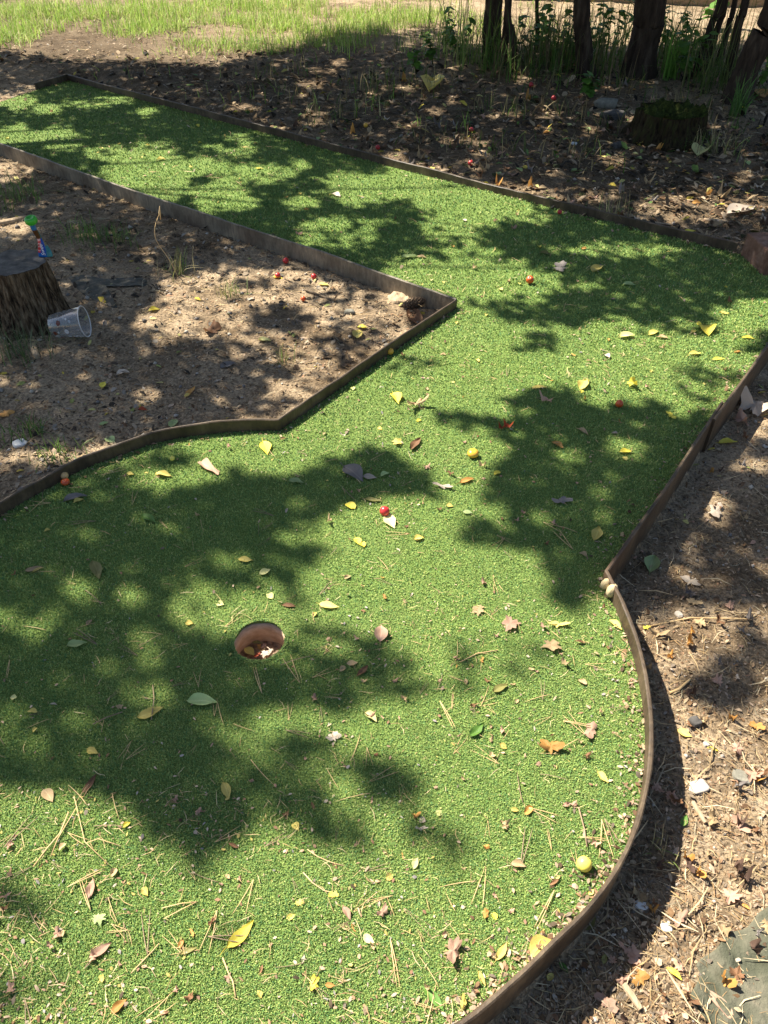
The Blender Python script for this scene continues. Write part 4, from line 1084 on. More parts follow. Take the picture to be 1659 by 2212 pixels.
def tree(name, pts_px, wpx, label, cat, crown_r=.9, crown_z=3.6, nleaf=2200, group='tree trunks at the forest edge', flare=1.35):
    bx, by, bz = gpt(*pts_px[-1]); path = [(bx, by, bz-.05)]
    for x, y in pts_px[-2::-1]:
        X, Z = at_plane_y(x, y, by); path.append((float(X), by+random.uniform(-.02, .02), float(Z)))
    d = by*cP-(bz-H)*sP; rad = [w*d/F/2 for w in wpx[::-1]]
    rad[0] *= flare
    a = np.array(path[-1]); dv = (a-np.array(path[-2])); dv /= np.linalg.norm(dv); dv = dv*.5+np.array([0, 0, .6]); r0 = rad[-1]
    for k in range(1, 5):
        hgt = (crown_z+.9-a[2])*k/4
        path.append(tuple(a+dv*hgt*.9+np.array([.06*math.sin(k*2+bx), .1*math.sin(k), 0]))); rad.append(r0*(1-.2*k))
    root = link(name, None, loc=(bx, by, bz)); tag(root, label, cat, group)
    L = lambda v: [(x-bx, y-by, z-bz) for x, y, z in v]
    V, Fc = trunk_tube(path, rad, bx*3+by)
    parts = [(V, Fc)]; tips = []
    top = np.array(path[-1])
    for k in range(5):
        i = random.randint(len(path)-3, len(path)-1); s = np.array(path[i]); an = random.uniform(0, 6.28)
        e = s+np.array([math.cos(an)*crown_r*.7, math.sin(an)*crown_r*.7, random.uniform(.4, 1.1)]); mid = (s+e)/2+np.array([0, 0, .12])
        parts.append(tube([s, mid, e], [max(.006, r0*.35), max(.005, r0*.22), .004], 7)); tips.append(e)
    V, Fc = join(parts); link('trunk', py_mesh('trunk', L(V), Fc, M['bark']), root)
    cl = []
    for e in tips+[top]:
        cl.append(rng.normal(0, crown_r*.34, (nleaf//6, 3))*np.array([1, 1, .7])+e)
    pts = np.concatenate(cl); pts = pts[pts[:, 2] > 2.4]
    V, Q = leaf_quads(pts-np.array([bx, by, bz]), .075)
    link('crown', raw_mesh('crown', V, Q, M['canopy']), root)
    return root
tree('tree', [(1066,0),(1064,60),(1063,126)], [37,37,40], 'dark furrowed trunk leftmost of the trees at the top', 'tree', 1.5, 3.2, 4000)
tree('young_tree', [(1098,0),(1094,60),(1084,146)], [15,15,16], 'slim stem leaning right just beside the leftmost trunk', 'tree', .6, 3.4, 300)
tree('young_tree', [(1097,20),(1106,70),(1115,152)], [12,14,15], 'slim bowed stem leaning left beside the leftmost trunk', 'tree', .6, 3.4, 300)
tree('young_tree', [(1160,0),(1161,55),(1161,112)], [8,9,10], 'thin straight sapling stem between the left trunks', 'tree', .5, 3.0, 200)
tree('tree', [(1256,0),(1257,60),(1262,120),(1270,168)], [33,34,35,38], 'dark medium trunk standing alone in the centre of the row', 'tree', 1.5, 3.2, 4000)
tree('tree', [(1406,0),(1400,55),(1388,110),(1380,162)], [66,60,62,66], 'thickest dark trunk of the row widening towards the top', 'tree', 1.6, 3.3, 5000)
tree('young_tree', [(1557,0),(1540,45),(1522,100),(1500,166)], [15,15,16,17], 'leftmost slim leaning stem of the right clump', 'tree', .6, 3.3, 250)
tree('young_tree', [(1566,0),(1556,45),(1540,95),(1527,150)], [13,13,14,15], 'second slim leaning stem of the right clump', 'tree', .6, 3.3, 250)
tree('young_tree', [(1590,0),(1578,45),(1565,95),(1550,140)], [11,12,13,14], 'third slim leaning stem of the right clump', 'tree', .6, 3.3, 250)
tree('young_tree', [(1612,0),(1598,40),(1588,100),(1570,175)], [16,17,18,20], 'stoutest slim leaning stem of the right clump', 'tree', .6, 3.3, 250)
tree('tree', [(1675,20),(1645,80),(1615,150),(1588,222)], [52,50,50,56], 'thick trunk leaning to the right at the right edge', 'tree', 1.6, 3.2, 5000)

# ---- unseen overhanging tree, crown shaped to cast the wanted shade: density map below
gs = 8; PX0, PY0 = -260, -40; NW, NH = 2180//gs, 2560//gs
cx_, cy_ = np.meshgrid(PX0+gs*(np.arange(NW)+.5), PY0+gs*(np.arange(NH)+.5))
D = np.full((NH, NW), .95)
def E_(x, y, rx, ry, v, rot=0, soft=.45):
    c, s = math.cos(R(rot)), math.sin(R(rot)); dx = cx_-x; dy = cy_-y
    u = (dx*c-dy*s)/rx; w = (dx*s+dy*c)/ry
    wob = 1+.35*(fbm(cx_/34., cy_/34., 3)-.5)*2
    k = np.clip((1-np.hypot(u, w)*wob)/soft+.5, 0, 1); global D
    D = D*(1-k)+v*k
def P_(pts, v, f=10):
    global D
    q = np.array(pts, float); wx = (fbm(cx_/28., cy_/28.+50, 3)-.5)*26; wy = (fbm(cx_/28.+90, cy_/28., 3)-.5)*26
    ins = inside(cx_+wx, cy_+wy, q); d = edge_dist(cx_+wx, cy_+wy, q); sd = np.where(ins, d, -d)
    k = np.clip(sd/(2*f)+.5, 0, 1); D = D*(1-k)+v*k
P_([(-260,2520),(-260,1000),(300,950),(470,915),(600,900),(990,650),(1150,700),(1659,640),(1920,600),(1920,800),(1659,770),(1310,1290),(1420,1330),(1659,1310),(1920,1300),(1920,2520)], 0)
P_([(-260,1000),(240,1005),(330,970),(420,985),(420,1005),(300,1035),(350,1060),(520,1015),(600,1035),(720,985),(810,965),(940,1035),(950,1065),(860,1075),(760,1085),(690,1110),(640,1150),(620,1180),(700,1190),(720,1205),(640,1225),(645,1300),(600,1300),(590,1260),(520,1260),(490,1290),(400,1290),(385,1350),(480,1360),(520,1345),(600,1370),(740,1360),(760,1385),(640,1395),(640,1420),(760,1400),(880,1385),(895,1450),(850,1520),(700,1540),(600,1535),(500,1545),(450,1570),(520,1610),(680,1600),(690,1640),(600,1680),(585,1740),(545,1790),(475,1850),(410,1872),(340,1828),(270,1742),(130,1700),(-260,1690)], .97)
for a in [(60,1335,75,35,.35),(190,1280,65,26,.45),(285,1290,45,22,.35),(310,1495,48,28,.45),(345,1400,50,30,.6),(430,1300,50,58,.2),(480,1220,38,18,.35),(560,1285,50,22,.05),(600,1220,28,22,.5),
          (548,1338,92,58,.0),(40,1590,60,40,.45),(480,1572,50,26,.3),(640,1155,26,20,.15),(255,1066,26,15,.4),(300,1032,48,18,.3),(590,1425,50,18,.4),
          (690,1635,110,34,.7,-15),(850,1690,85,40,.9,-14),(650,1768,95,38,.8),(750,1795,60,30,.85),(960,1825,62,30,.85,-18),(885,1765,50,26,.45),(620,1715,60,30,.75),(45,1955,70,40,.85),(50,2150,90,60,.55),(455,2020,45,36,.3),(1060,1420,100,34,.45),(960,1480,80,24,.3),(820,1470,80,55,.5)]: E_(*a)
P_([(1090,870),(1120,845),(1190,835),(1250,855),(1320,880),(1400,860),(1480,900),(1540,960),(1480,1050),(1420,1110),(1320,1230),(1320,1290),(1240,1320),(1180,1280),(1170,1190),(1080,1190),(1010,1165),(1000,1130),(1100,1090),(1040,1080),(1060,1020),(1110,960),(1040,930),(960,920),(950,895),(1040,890),(1090,920),(1100,890)], .95, 7)
for a in [(1350,972,42,22,.1),(1170,1115,26,18,.1),(1130,890,36,12,.2),(1060,1112,40,18,.1),(1240,990,60,14,.5),(1420,1050,36,22,.4),
          (1190,675,115,26,.85),(1155,738,52,20,.75),(1430,655,130,52,.95),(1490,705,60,24,.8),(1530,830,75,40,.6),(905,788,85,16,.4)]: E_(*a)
# far lane
for a in [(30,220,38,12,.1),(105,237,30,9,.1),(25,295,55,18,.1),(130,300,42,22,.1),(230,330,40,14,.3),(320,380,80,52,.0),(320,242,22,8,.2),(420,362,60,18,.0),(475,422,62,26,.0),(575,377,55,16,.15),
          (780,410,60,26,.1),(650,437,32,12,.2),(740,505,80,26,.3),(900,400,75,34,.1),(1060,440,110,36,.0),(980,490,80,24,.15),(1070,608,125,34,.0),(920,600,80,36,.0),(880,640,60,24,.1),(1010,545,60,16,.2),(1350,540,110,12,.4),(1250,620,60,10,.4),
          (180,225,40,8,.4),(60,190,20,6,.4),(250,215,30,6,.4)]: E_(a[0], a[1], a[2]*1.22, a[3]*1.3, max(0, a[4]-.1))
E_(1180,505,130,20,.95); E_(860,520,60,28,.95)
# soil on the left
P_([(360,590),(664,570),(760,620),(900,685),(870,735),(720,820),(620,865),(560,845),(640,800),(560,770),(480,735),(300,722),(268,695),(330,655)], .08, 12)
for a in [(606,690,66,28,.85),(745,742,85,36,.6),(560,760,60,20,.5),(316,852,32,18,.2),(350,738,26,10,.3),(650,845,50,22,.25),(25,495,48,22,0),(25,365,45,28,.1),(320,548,22,8,.4),(100,880,60,22,.7),(720,650,60,16,.4),(540,610,40,10,.5)]: E_(*a)
# meadow and gap between the trunks
P_([(-260,108),(0,115),(150,130),(350,140),(500,135),(600,112),(725,78),(830,70),(1000,100),(1150,104),(1400,98),(1659,92),(1920,90),(1920,-60),(-260,-60)], 0., 8)
E_(930,85,80,26,.5)
rf = random.Random(11)
for a in [(1500,447,150,36,.15),(1240,425,80,20,.35),(1085,250,45,10,.3),(937,240,24,10,.2),(1310,190,38,8,.2),(1020,300,30,10,.4),(860,190,40,10,.4),(700,150,50,8,.4)]: E_(*a)
for _ in range(60): E_(rf.uniform(420, 1650), rf.uniform(130, 440), rf.uniform(10, 34), rf.uniform(4, 12), .1)
# soil on the right
for a in [(1625,895,75,70,.0),(1545,1102,34,32,.0),(1630,1002,50,14,.2),(1490,1258,28,14,.1),(1575,1440,48,28,.85),(1565,1500,85,44,.85),(1645,1400,45,52,.85),(1545,1645,38,12,.65),(1430,1335,50,22,.4),(1480,1320,60,20,.5)]: E_(*a)
def shade(px, py):
    i = np.clip(((py-PY0)/gs).astype(int), 0, NH-1); j = np.clip(((px-PX0)/gs).astype(int), 0, NW-1); return D[i, j]
LS = .052; LA = .62*.36*2*LS*LS*.80
nc = 420000
X = rng.uniform(-5.5, 6.0, nc); Y = rng.uniform(.25, 11.5, nc); dens = nc/(11.5*11.25)
Zg = np.where(inside(X, Y), 0., ground_h(X, Y)); pxx, pyy = proj(X, Y, Zg)
vis = (pxx > PX0) & (pxx < PX0+NW*gs) & (pyy > PY0) & (pyy < PY0+NH*gs)
X = X[vis]; Y = Y[vis]; Zg = Zg[vis]; Dv = shade(pxx[vis], pyy[vis])
Dv = np.clip(Dv*(1-.07*fbm(X*5, Y*5, 2)), 0, .965)
tau = -np.log(1-Dv)*(1.2+.55*np.where(inside(X, Y), 0, 1)*sstep(1.6, 2.4, Y)+.2*sstep(3.8, 4.4, .62*X+.78*Y))
keep = rng.random(len(X)) < tau/(dens*LA)
print('canopy max keep', (tau/(dens*LA)).max(), 'leaves', keep.sum())
X = X[keep]; Y = Y[keep]; Zg = Zg[keep]
hh = 2.35+1.7*(1-sstep(1.0, 2.6, Y))+1.0*fbm(X*.8+5, Y*.8, 3)+rng.uniform(0, .7, len(X))
tt = hh/SUN[2]
Pt = np.c_[X+SUN[0]*tt, Y+SUN[1]*tt, hh+Zg]
TB = np.array([-6.3, 6.4, 0.]); TB[2] = gz(TB[0], TB[1])
root = link('unseen_shade_tree', None, loc=tuple(TB)); tag(root, 'unseen leafy tree left of the lane with a crown shaped to dapple the turf', 'tree')
V, Q = leaf_quads(Pt-TB, LS); link('crown', raw_mesh('crown', V, Q, M['canopy']), root)
parts = [trunk_tube([(0, 0, -.1), (.05, -.03, 1.2), (.12, -.1, 2.4), (.3, -.2, 3.6), (.5, -.3, 5.2)], [.27, .21, .19, .16, .07], 4)]
sel = Pt[(Dv[keep] > .85)]; sel = sel[rng.choice(len(sel), 18, replace=False)]-TB
for e in sel:
    s = np.array([.12+.03*random.random(), -.1, random.uniform(2.4, 4.2)]); mid = s+(e-s)*.5+np.array([0, 0, .35])
    parts.append(tube(catmull([s, mid+np.array([random.uniform(-.3, .3), random.uniform(-.3, .3), 0]), e], 5), list(np.linspace(.024, .004, 11)), 6))
V, Fc = join(parts); link('trunk', py_mesh('trunk', V, Fc, M['bark']), root)

# ------------------------------------------------------------------ litter on the soil
def chips(n, sampler, smin, smax, pal, zlift=.003, needle=False, curl=1.):
    x, y = sampler(n); n = len(x); z = ground_h(x, y)+zlift
    a = rng.uniform(0, 2*np.pi, n); dst = np.sqrt(x*x+y*y+2.25)
    s = rng.uniform(0, 1, n)**1.8*(smax-smin)+smin; s = s*np.clip(dst/2.6, .85, 2.2)
    w = s*(.035 if needle else 1)*(1 if needle else rng.uniform(.25, .75, n)); 
    if needle: w = np.maximum(w, .0007*dst)
    dx, dy = np.cos(a), np.sin(a)
    tilt = rng.normal(0, .05 if needle else .28, n); roll = rng.normal(0, .3, n)
    c = np.c_[x, y, z]
    u = np.c_[dx, dy, tilt]*s[:, None]*.5; v = np.c_[-dy, dx, roll]*w[:, None]*.5
    up = np.zeros((n, 3)); up[:, 2] = s*rng.uniform(.02, .22, n)*curl*(.3 if needle else 1)
    k0 = rng.uniform(.15, .7, n)[:, None]; k2 = rng.uniform(.0, .6, n)[:, None]
    bow = v*0
    if needle: bow = np.c_[-dy, dx, 0*dx]*(s*rng.normal(0, .08, n))[:, None]
    V = np.stack([c-u-v*k0, c-u+v*k0, c-v+up+bow, c+v+up*.7+bow, c+u-v*k2, c+u+v*k2], 1)
    zf = V[:, :, 2].min(1)-(z-.001); V[:, :, 2] -= np.minimum(zf, 0)[:, None]
    b = np.arange(n)*6
    Q = np.stack([np.c_[b, b+1, b+3, b+2], np.c_[b+2, b+3, b+5, b+4]], 1).reshape(-1, 4)
    pal = np.array(pal); ci = rng.integers(0, len(pal), n); col = pal[ci]*rng.uniform(.7, 1.25, n)[:, None]
    return V.reshape(-1, 3), Q, np.repeat(np.c_[col, np.ones(n)], 6, axis=0)
def soil_sampler(maxd=99, cond=None):
    def f(n):
        px = rng.uniform(-150, 1810, n); py = rng.uniform(5, 2330, n)
        x, y = at(px, py, -.03)
        k = ~inside(x, y) & (edge_dist(x, y) > .004) & (y < 14)
        if cond is not None: k &= cond(px, py, x, y)
        return x[k], y[k]
    return f
PAL = [(.44,.32,.21),(.48,.35,.24),(.32,.21,.115),(.22,.13,.065),(.14,.08,.042),(.42,.30,.18),(.26,.20,.14),(.09,.058,.035),(.34,.20,.115),(.17,.135,.10),(.46,.34,.21),(.11,.08,.05)]
parts = []
parts.append(chips(110000, soil_sampler(), .003, .012, PAL, .001))
parts.append(chips(26000, soil_sampler(cond=lambda a, b, x, y: (a < 1000) & (b < 1150) & (rng.random(len(x)) < .25+.9*sstep(.4, .6, fbm(x*3, y*3, 3)))), .008, .024, [(.06,.045,.03),(.09,.065,.045),(.30,.26,.21),(.16,.11,.07),(.05,.04,.03),(.36,.28,.19)], .002))
parts.append(chips(6000, soil_sampler(), .008, .024, PAL, .002))
parts.append(chips(60000, soil_sampler(cond=lambda a, b, x, y: (.62*x+.78*y > 3.85) & (y < 8.0)), .006, .032, [(.22,.14,.07),(.14,.08,.04),(.08,.05,.028),(.04,.027,.016),(.15,.095,.05),(.36,.26,.15),(.02,.015,.01),(.45,.33,.21),(.06,.06,.02)], .004))  # dark litter palette deepens the forest floor's shade by colour
parts.append(chips(5200, soil_sampler(cond=lambda a, b, x, y: (.62*x+.78*y > 3.85) & (y < 8.0)), .008, .028, [(.45,.36,.06),(.16,.24,.06),(.5,.42,.12),(.10,.18,.04),(.14,.22,.05),(.12,.2,.06)], .008))
parts.append(chips(5200, soil_sampler(cond=lambda a, b, x, y: (a > 1150) & (b > 750)), .006, .018, PAL+[(.48,.34,.24),(.42,.25,.17),(.5,.42,.33)], .004))
parts.append(chips(900, soil_sampler(cond=lambda a, b, x, y: b < 1100), .012, .028, [(.55,.42,.07),(.5,.45,.16),(.3,.33,.1)], .004))
def merge(parts):
    V = []; Q = []; C = []; o = 0
    for v, q, c in parts: V.append(v); Q.append(q+o); C.append(c); o += len(v)
    return np.concatenate(V), np.concatenate(Q), np.concatenate(C)
_g = ground_h
ground_h = lambda x, y: _g(x, y)+.012
parts.append(chips(900, soil_sampler(cond=lambda a, b, x, y: (a > 1500) & (b > 1980)), .004, .016, PAL, .003))
parts.append(chips(160, soil_sampler(cond=lambda a, b, x, y: (a > 1500) & (b > 1980)), .02, .05, PAL, .004, True))
ground_h = _g
V, Q, C = merge(parts)
setting(link('leaf_litter', raw_mesh('leaf_litter', V, Q, M['litter'], {'tint': C})), 'stuff')
NP = [(.42,.29,.14),(.33,.21,.10),(.5,.38,.2),(.26,.18,.1),(.38,.33,.22)]
parts = [chips(16000, soil_sampler(), .015, .06, NP, .005, True), chips(1900, soil_sampler(cond=lambda a, b, x, y: (a > 1150) & (b > 800)), .03, .11, [(.56,.42,.24),(.48,.34,.18),(.6,.48,.3)], .008, True)]
V, Q, C = merge(parts)
setting(link('needle_litter', raw_mesh('needle_litter', V, Q, M['litter'], {'tint': C})), 'stuff')
# fine crumbs that gather on the turf along the edgings
def crumb_sampler(n):
    px = rng.uniform(-50, 1700, n*14); py = rng.uniform(160, 2300, n*14); x, y = at(px, py, 0.)
    d = edge_dist(x, y); k = inside(x, y) & (d > .007) & (rng.random(len(x)) < np.exp(-d/.022)*np.where(px > 900, 1., .35)+.0035)
    return x[k], y[k]
_g = ground_h
def flat_h(x, y): return turf_h(x, y)+.003
ground_h = flat_h
V, Q, C = chips(11000, crumb_sampler, .003, .016, PAL+[(.5,.36,.24),(.5,.36,.24),(.44,.28,.18)], .001)
ground_h = _g
setting(link('edge_crumbs', raw_mesh('edge_crumbs', V, Q, M['litter'], {'tint': C})), 'stuff')
# fine debris all over the turf
def debris_sampler(n):
    px = rng.uniform(-50, 1700, n*5); py = rng.uniform(160, 2300, n*5); x, y = at(px, py, 0.)
    d = edge_dist(x, y); pr = np.where((px < 680) & (py > 1040) & (py < 1700), .12, .45)*(.4+1.2*sstep(.4, .65, fbm(x*4, y*4, 3)))
    k = inside(x, y) & (d > .012) & (np.hypot(x-HOLE[0], y-HOLE[1]) > HR+.01) & (rng.random(len(x)) < pr)
    return x[k][:n], y[k][:n]
ground_h = flat_h
DP = [(.52,.38,.26),(.48,.31,.20),(.36,.22,.14),(.55,.44,.32),(.30,.17,.10),(.50,.40,.12),(.34,.3,.27)]
V, Q, C = merge([chips(2600, debris_sampler, .003, .012, DP, .001, False, .6), chips(1500, debris_sampler, .012, .045, [(.58,.42,.22),(.5,.34,.16),(.62,.48,.28),(.4,.27,.14)], .004, True)])
ground_h = _g
setting(link('turf_debris', raw_mesh('turf_debris', V, Q, M['litter'], {'tint': C})), 'stuff')
# gravel
gn = 3200; px = rng.uniform(-100, 1760, gn); py = rng.uniform(420, 2330, gn); x, y = at(px, py, -.05); k = ~inside(x, y) & (edge_dist(x, y) > .012); x = x[k]; y = y[k]; gn = len(x)
oct_v = np.array([(1, 0, 0), (-.9, .1, 0), (0, 1, .1), (.1, -1, 0), (0, 0, .8), (0, 0, -.7)]); oct_f = np.array([(0, 2, 4), (2, 1, 4), (1, 3, 4), (3, 0, 4), (2, 0, 5), (1, 2, 5), (3, 1, 5), (0, 3, 5)])
sz = (rng.uniform(0, 1, gn)**3*.007+.0018)*np.clip(np.hypot(x, y)/2, .8, 2); an = rng.uniform(0, 6.28, gn); ct, sn = np.cos(an), np.sin(an)
base = oct_v[None]*(1+rng.normal(0, .22, (gn, 6, 3)))*sz[:, None, None]
V = np.stack([base[..., 0]*ct[:, None]-base[..., 1]*sn[:, None]+x[:, None], base[..., 0]*sn[:, None]+base[..., 1]*ct[:, None]+y[:, None], base[..., 2]+(ground_h(x, y)+sz*.3)[:, None]], -1).reshape(-1, 3)
Q = (oct_f[None]+(np.arange(gn)*6)[:, None, None]).reshape(-1, 3)
gp_ = np.array([(.5,.45,.38),(.35,.30,.25),(.25,.23,.21),(.55,.48,.38),(.16,.14,.12),(.48,.42,.35)]); C = np.repeat(np.c_[gp_[rng.integers(0, 6, gn)], np.ones(gn)], 6, axis=0)
setting(link('gravel', raw_mesh('gravel', V, Q, M['litter'], {'tint': C})), 'stuff')
# countable larger dead leaves on the right-hand soil and forest floor
def soil_spots(n, box, pal, smin, smax, label, group, protos):
    c = 0
    while c < n:
        px, py = random.uniform(box[0], box[2]), random.uniform(box[1], box[3]); x, y, z = gpt(px, py)
        if inside(np.array([x]), np.array([y]))[0] or float(edge_dist(np.array([x]), np.array([y]))[0]) < .03: continue
        o = link('dead_leaf', random.choice(protos), loc=(x, y, z+.003), rot=(random.uniform(-.3, .3), random.uniform(-.3, .3), random.uniform(0, 6.3)), sc=random.uniform(smin, smax))
        tag(o, label, 'leaf', group); c += 1
oakp = [leaf_mesh('dead_leaf', random.choice(['maple', 'crumple', 'crumple', 'chip']), LEAF[c], 700+i, random.uniform(.45, .8), 1.1, 0) for i, c in enumerate(['tan', 'brown', 'pink', 'dark', 'tan', 'grey', 'beige', 'brown', 'orange', 'dark', 'tan', 'pink'])]
soil_spots(75, (1300, 760, 1670, 2215), None, .016, .042, 'dead brown leaf on the soil outside the right edging', 'dead leaves right of the green', oakp)
soil_spots(110, (420, 150, 1670, 520), None, .035, .075, 'dead brown leaf on the shaded floor behind the far edging', 'dead leaves on the forest floor', oakp)
yp = [leaf_mesh('dead_leaf', 'oval', LEAF[c], 800+i, random.uniform(.45, .7), .6, .2) for i, c in enumerate(['yellow', 'bright', 'lime', 'pale', 'orange'])]
soil_spots(60, (380, 150, 1670, 500), None, .03, .055, 'yellow fallen leaf on the shaded floor behind the far edging', 'yellow leaves on the forest floor', yp)

# ------------------------------------------------------------------ grass
def blades(x, y, hgt, wid, pal, bendk=.6, segs=3, zf=None, hj=.35):
    n = len(x); z = (ground_h(x, y) if zf is None else zf)-.01
    a = rng.uniform(0, 2*np.pi, n); h = hgt*rng.uniform(1-hj, 1+hj, n); b = np.abs(rng.normal(0, bendk, n))
    dx, dy = np.cos(a), np.sin(a); tw = a+rng.uniform(.6, 2.5, n); sx, sy = np.cos(tw), np.sin(tw)
    rows = []
    for i in range(segs+1):
        t = i/segs; off = h*b*t*t*.8; zz = z+h*(t-.42*b*t*t*np.minimum(1, b))
        w = wid*(1-t)**.6*.5+.0003
        c = np.c_[x+dx*off, y+dy*off, zz]; s = np.c_[sx*w, sy*w, 0*sx]
        rows += [c-s, c+s]
    V = np.stack(rows, 1).reshape(-1, 3); m = 2*(segs+1); bb = np.arange(n)*m
    Q = np.stack([np.c_[bb+2*i, bb+2*i+1, bb+2*i+3, bb+2*i+2] for i in range(segs)], 1).reshape(-1, 4)
    pal = np.array(pal); col = pal[rng.integers(0, len(pal), n)]*rng.uniform(.75, 1.25, n)[:, None]
    return V, Q, np.repeat(np.c_[col, np.ones(n)], m, axis=0)
GP = [(.30,.45,.08),(.38,.52,.10),(.24,.39,.07),(.42,.50,.14),(.50,.47,.22)]
def meadow():
    n = 150000
    x = rng.uniform(-8.5, 2.0, n); y = rng.uniform(7.3, 15.5, n); px, py = proj(x, y)
    pm = np.exp(-(((px-520)/380)**2+((py-62)/62)**2))+.75*np.exp(-(((px-20)/90)**2+((py-55)/55)**2))+.55*np.exp(-(((px-60)/120)**2+((py-20)/30)**2))+.25*np.exp(-(((px-880)/110)**2+((py-50)/40)**2))
    pm -= .9*np.exp(-(((px-165)/85)**2+((py-98)/26)**2))+.7*np.exp(-(((px-200)/80)**2+((py-12)/14)**2))+.5*np.exp(-(((px-760)/90)**2+((py-20)/22)**2))
    pm *= .12+1.35*sstep(.40, .58, fbm(x*1.7, y*1.7, 4))
    pm *= 1-.92*sstep(92, 138, py+30*(fbm(x*3, y*3, 2)-.5))
    k = rng.random(n) < np.clip(pm*1.05, .0, 1)*np.clip(1.15-(y-7.3)/13, .2, 1)
    x, y = x[k], y[k]; return blades(x, y, .12*(.4+1.1*fbm(x*1.1, y*1.1, 2)), .0075, GP, .9)
V, Q, C = meadow()
print('meadow', len(Q))
setting(link('meadow_grass', raw_mesh('meadow_grass', V, Q, M['grass'], {'tint': C})), 'stuff')
def under():
    n = 20000
    x = rng.uniform(.1, 5.2, n); y = rng.uniform(6.3, 9.3, n)
    k = rng.random(n) < sstep(.45, .62, fbm(x*1.9+7, y*1.9, 3))*np.exp(-((y-7.75)/.6)**2)*np.where(x < .8, .5, 1.2)
    x, y = x[k], y[k]
    UP = [(.09,.17,.03),(.12,.20,.035),(.06,.11,.025),(.18,.17,.07),(.2,.15,.08)]
    v1 = blades(x, y, .40*(.35+.95*rng.random(len(x))**1.5), .007, UP, .8, 4)
    n = 7000; x = rng.uniform(-1.2, 4.2, n); y = rng.uniform(4.6, 7.4, n); k = (.62*x+.78*y > 4.1) & (rng.random(n) < .5*sstep(.45, .7, fbm(x*2.5, y*2.5, 3))); x, y = x[k], y[k]
    v2 = blades(x, y, .13, .007, UP+[(.34,.27,.13)]*2, .8, 3)
    n = 900; x = rng.uniform(-3.2, .6, n); y = rng.uniform(5.6, 7.8, n); k = (.62*x+.78*y > 3.95) & (rng.random(n) < .5*sstep(.5, .7, fbm(x*2.5+3, y*2.5, 3))); x, y = x[k], y[k]
    v3 = blades(x, y, .11, .006, GP+[(.34,.27,.13)], .7, 3)
    return merge([v1, v2, v3])
V, Q, C = under()
setting(link('undergrowth', raw_mesh('undergrowth', V, Q, M['grass'], {'tint': C})), 'stuff')
# broad leaved weeds between the trunks
M['weedleaf'] = mat_vcol('weed_leaf', .5, .35)
def weed(px, py, h, nl, sz, label, group='weeds between the trunks', col=(.12, .24, .04)):
    bx, by, bz = gpt(px, py); V = []; Fc = []; C = []
    for s in range(3):
        an = random.uniform(0, 6.3); top = np.array([math.cos(an)*h*.3, math.sin(an)*h*.3, h*random.uniform(.7, 1)])
        v, f = tube([(0, 0, -.01), tuple(top*.5+np.array([0, 0, .03])), tuple(top)], [.004, .003, .002], 5); b0 = len(V); V += v; Fc += [tuple(i+b0 for i in q) for q in f]; C += [(.1, .13, .04, 1)]*len(v)
        for k in range(nl//3):
            t = random.uniform(.25, 1); c = top*t; a = random.uniform(0, 6.3); L = sz*random.uniform(.6, 1.2); b0 = len(V)
            d = np.array([math.cos(a), math.sin(a), random.uniform(-.5, .3)]); sd = np.array([-math.sin(a), math.cos(a), random.uniform(-.3, .3)])
            for t2, w in ((0, .05), (.3, .42), (.6, .40), (1, .02)):
                p = c+d*L*t2+np.array([0, 0, -.25*L*t2*t2])
                V += [tuple(p-sd*L*w), tuple(p+np.array([0, 0, -.04*L])), tuple(p+sd*L*w)]; g = random.uniform(.75, 1.3); C += [(col[0]*g, col[1]*g, col[2]*g, 1)]*3
            for i in range(3):
                for j in range(2): q = b0+i*3+j; Fc.append((q, q+1, q+4, q+3))
    o = link('weed', py_mesh('weed', V, Fc, M['weedleaf'], True, {'tint': C}), loc=(bx, by, bz)); tag(o, label, 'weed', group)
for px, py, h, sz, l in [(1180,118,.45,.11,'leafy green weed just right of the thin sapling'), (1135,132,.4,.1,'leafy weed at the foot of the bowed stem'), (1225,120,.5,.1,'leafy weed left of the medium trunk'),
    (1300,128,.5,.11,'leafy weed right of the medium trunk'), (1335,120,.55,.1,'tall leafy weed left of the thickest trunk'), (1440,120,.45,.1,'leafy weed right of the thickest trunk'),
    (1475,128,.4,.1,'leafy weed left of the right clump'), (1530,60,.5,.15,'broad leaved plant behind the right clump'), (1480,175,.35,.12,'broad low weed before the right clump'), (990,130,.35,.09,'leafy weed left of the leftmost trunk'),
    (935,140,.25,.1,'low broad leaved weed left of the trunks'), (960,110,.4,.08,'wispy weed left of the leftmost trunk near the light'), (1635,185,.35,.1,'weed beside the leaning trunk'), (1270,205,.2,.09,'low weed before the medium trunk'), (900,160,.2,.08,'small weed at the shade border')]:
    weed(px, py, h, 42, sz*.72, l)
# tufts that stand alone
def tuft(px, py, n, h, spread, label, pal=GP, wid=.004):
    bx, by, bz = gpt(px, py); x = bx+rng.normal(0, spread, n); y = by+rng.normal(0, spread, n)
    V, Q, C = blades(x, y, h, wid, pal, .75, 4); V = V-np.array([bx, by, bz])
    o = link('grass_tuft', raw_mesh('grass_tuft', V, Q, M['grass'], {'tint': C}), loc=(bx, by, bz)); tag(o, label, 'grass tuft', 'grass tufts on the soil')
DG = [(.10,.20,.04),(.14,.24,.05),(.2,.28,.08)]; SG = [(.42,.34,.16),(.3,.3,.1),(.5,.42,.22),(.2,.28,.08)]
tuft(30,425,150,.10,.09,'green grass tuft left of the long edging at the left edge',DG)
tuft(190,515,110,.09,.07,'green grass tuft on the soil between pouch and long edging',DG)
tuft(255,520,60,.08,.06,'sparse grass tuft right of the one between pouch and edging',DG)
tuft(385,585,46,.10,.035,'straw and green grass tuft in the sunny soil',SG)
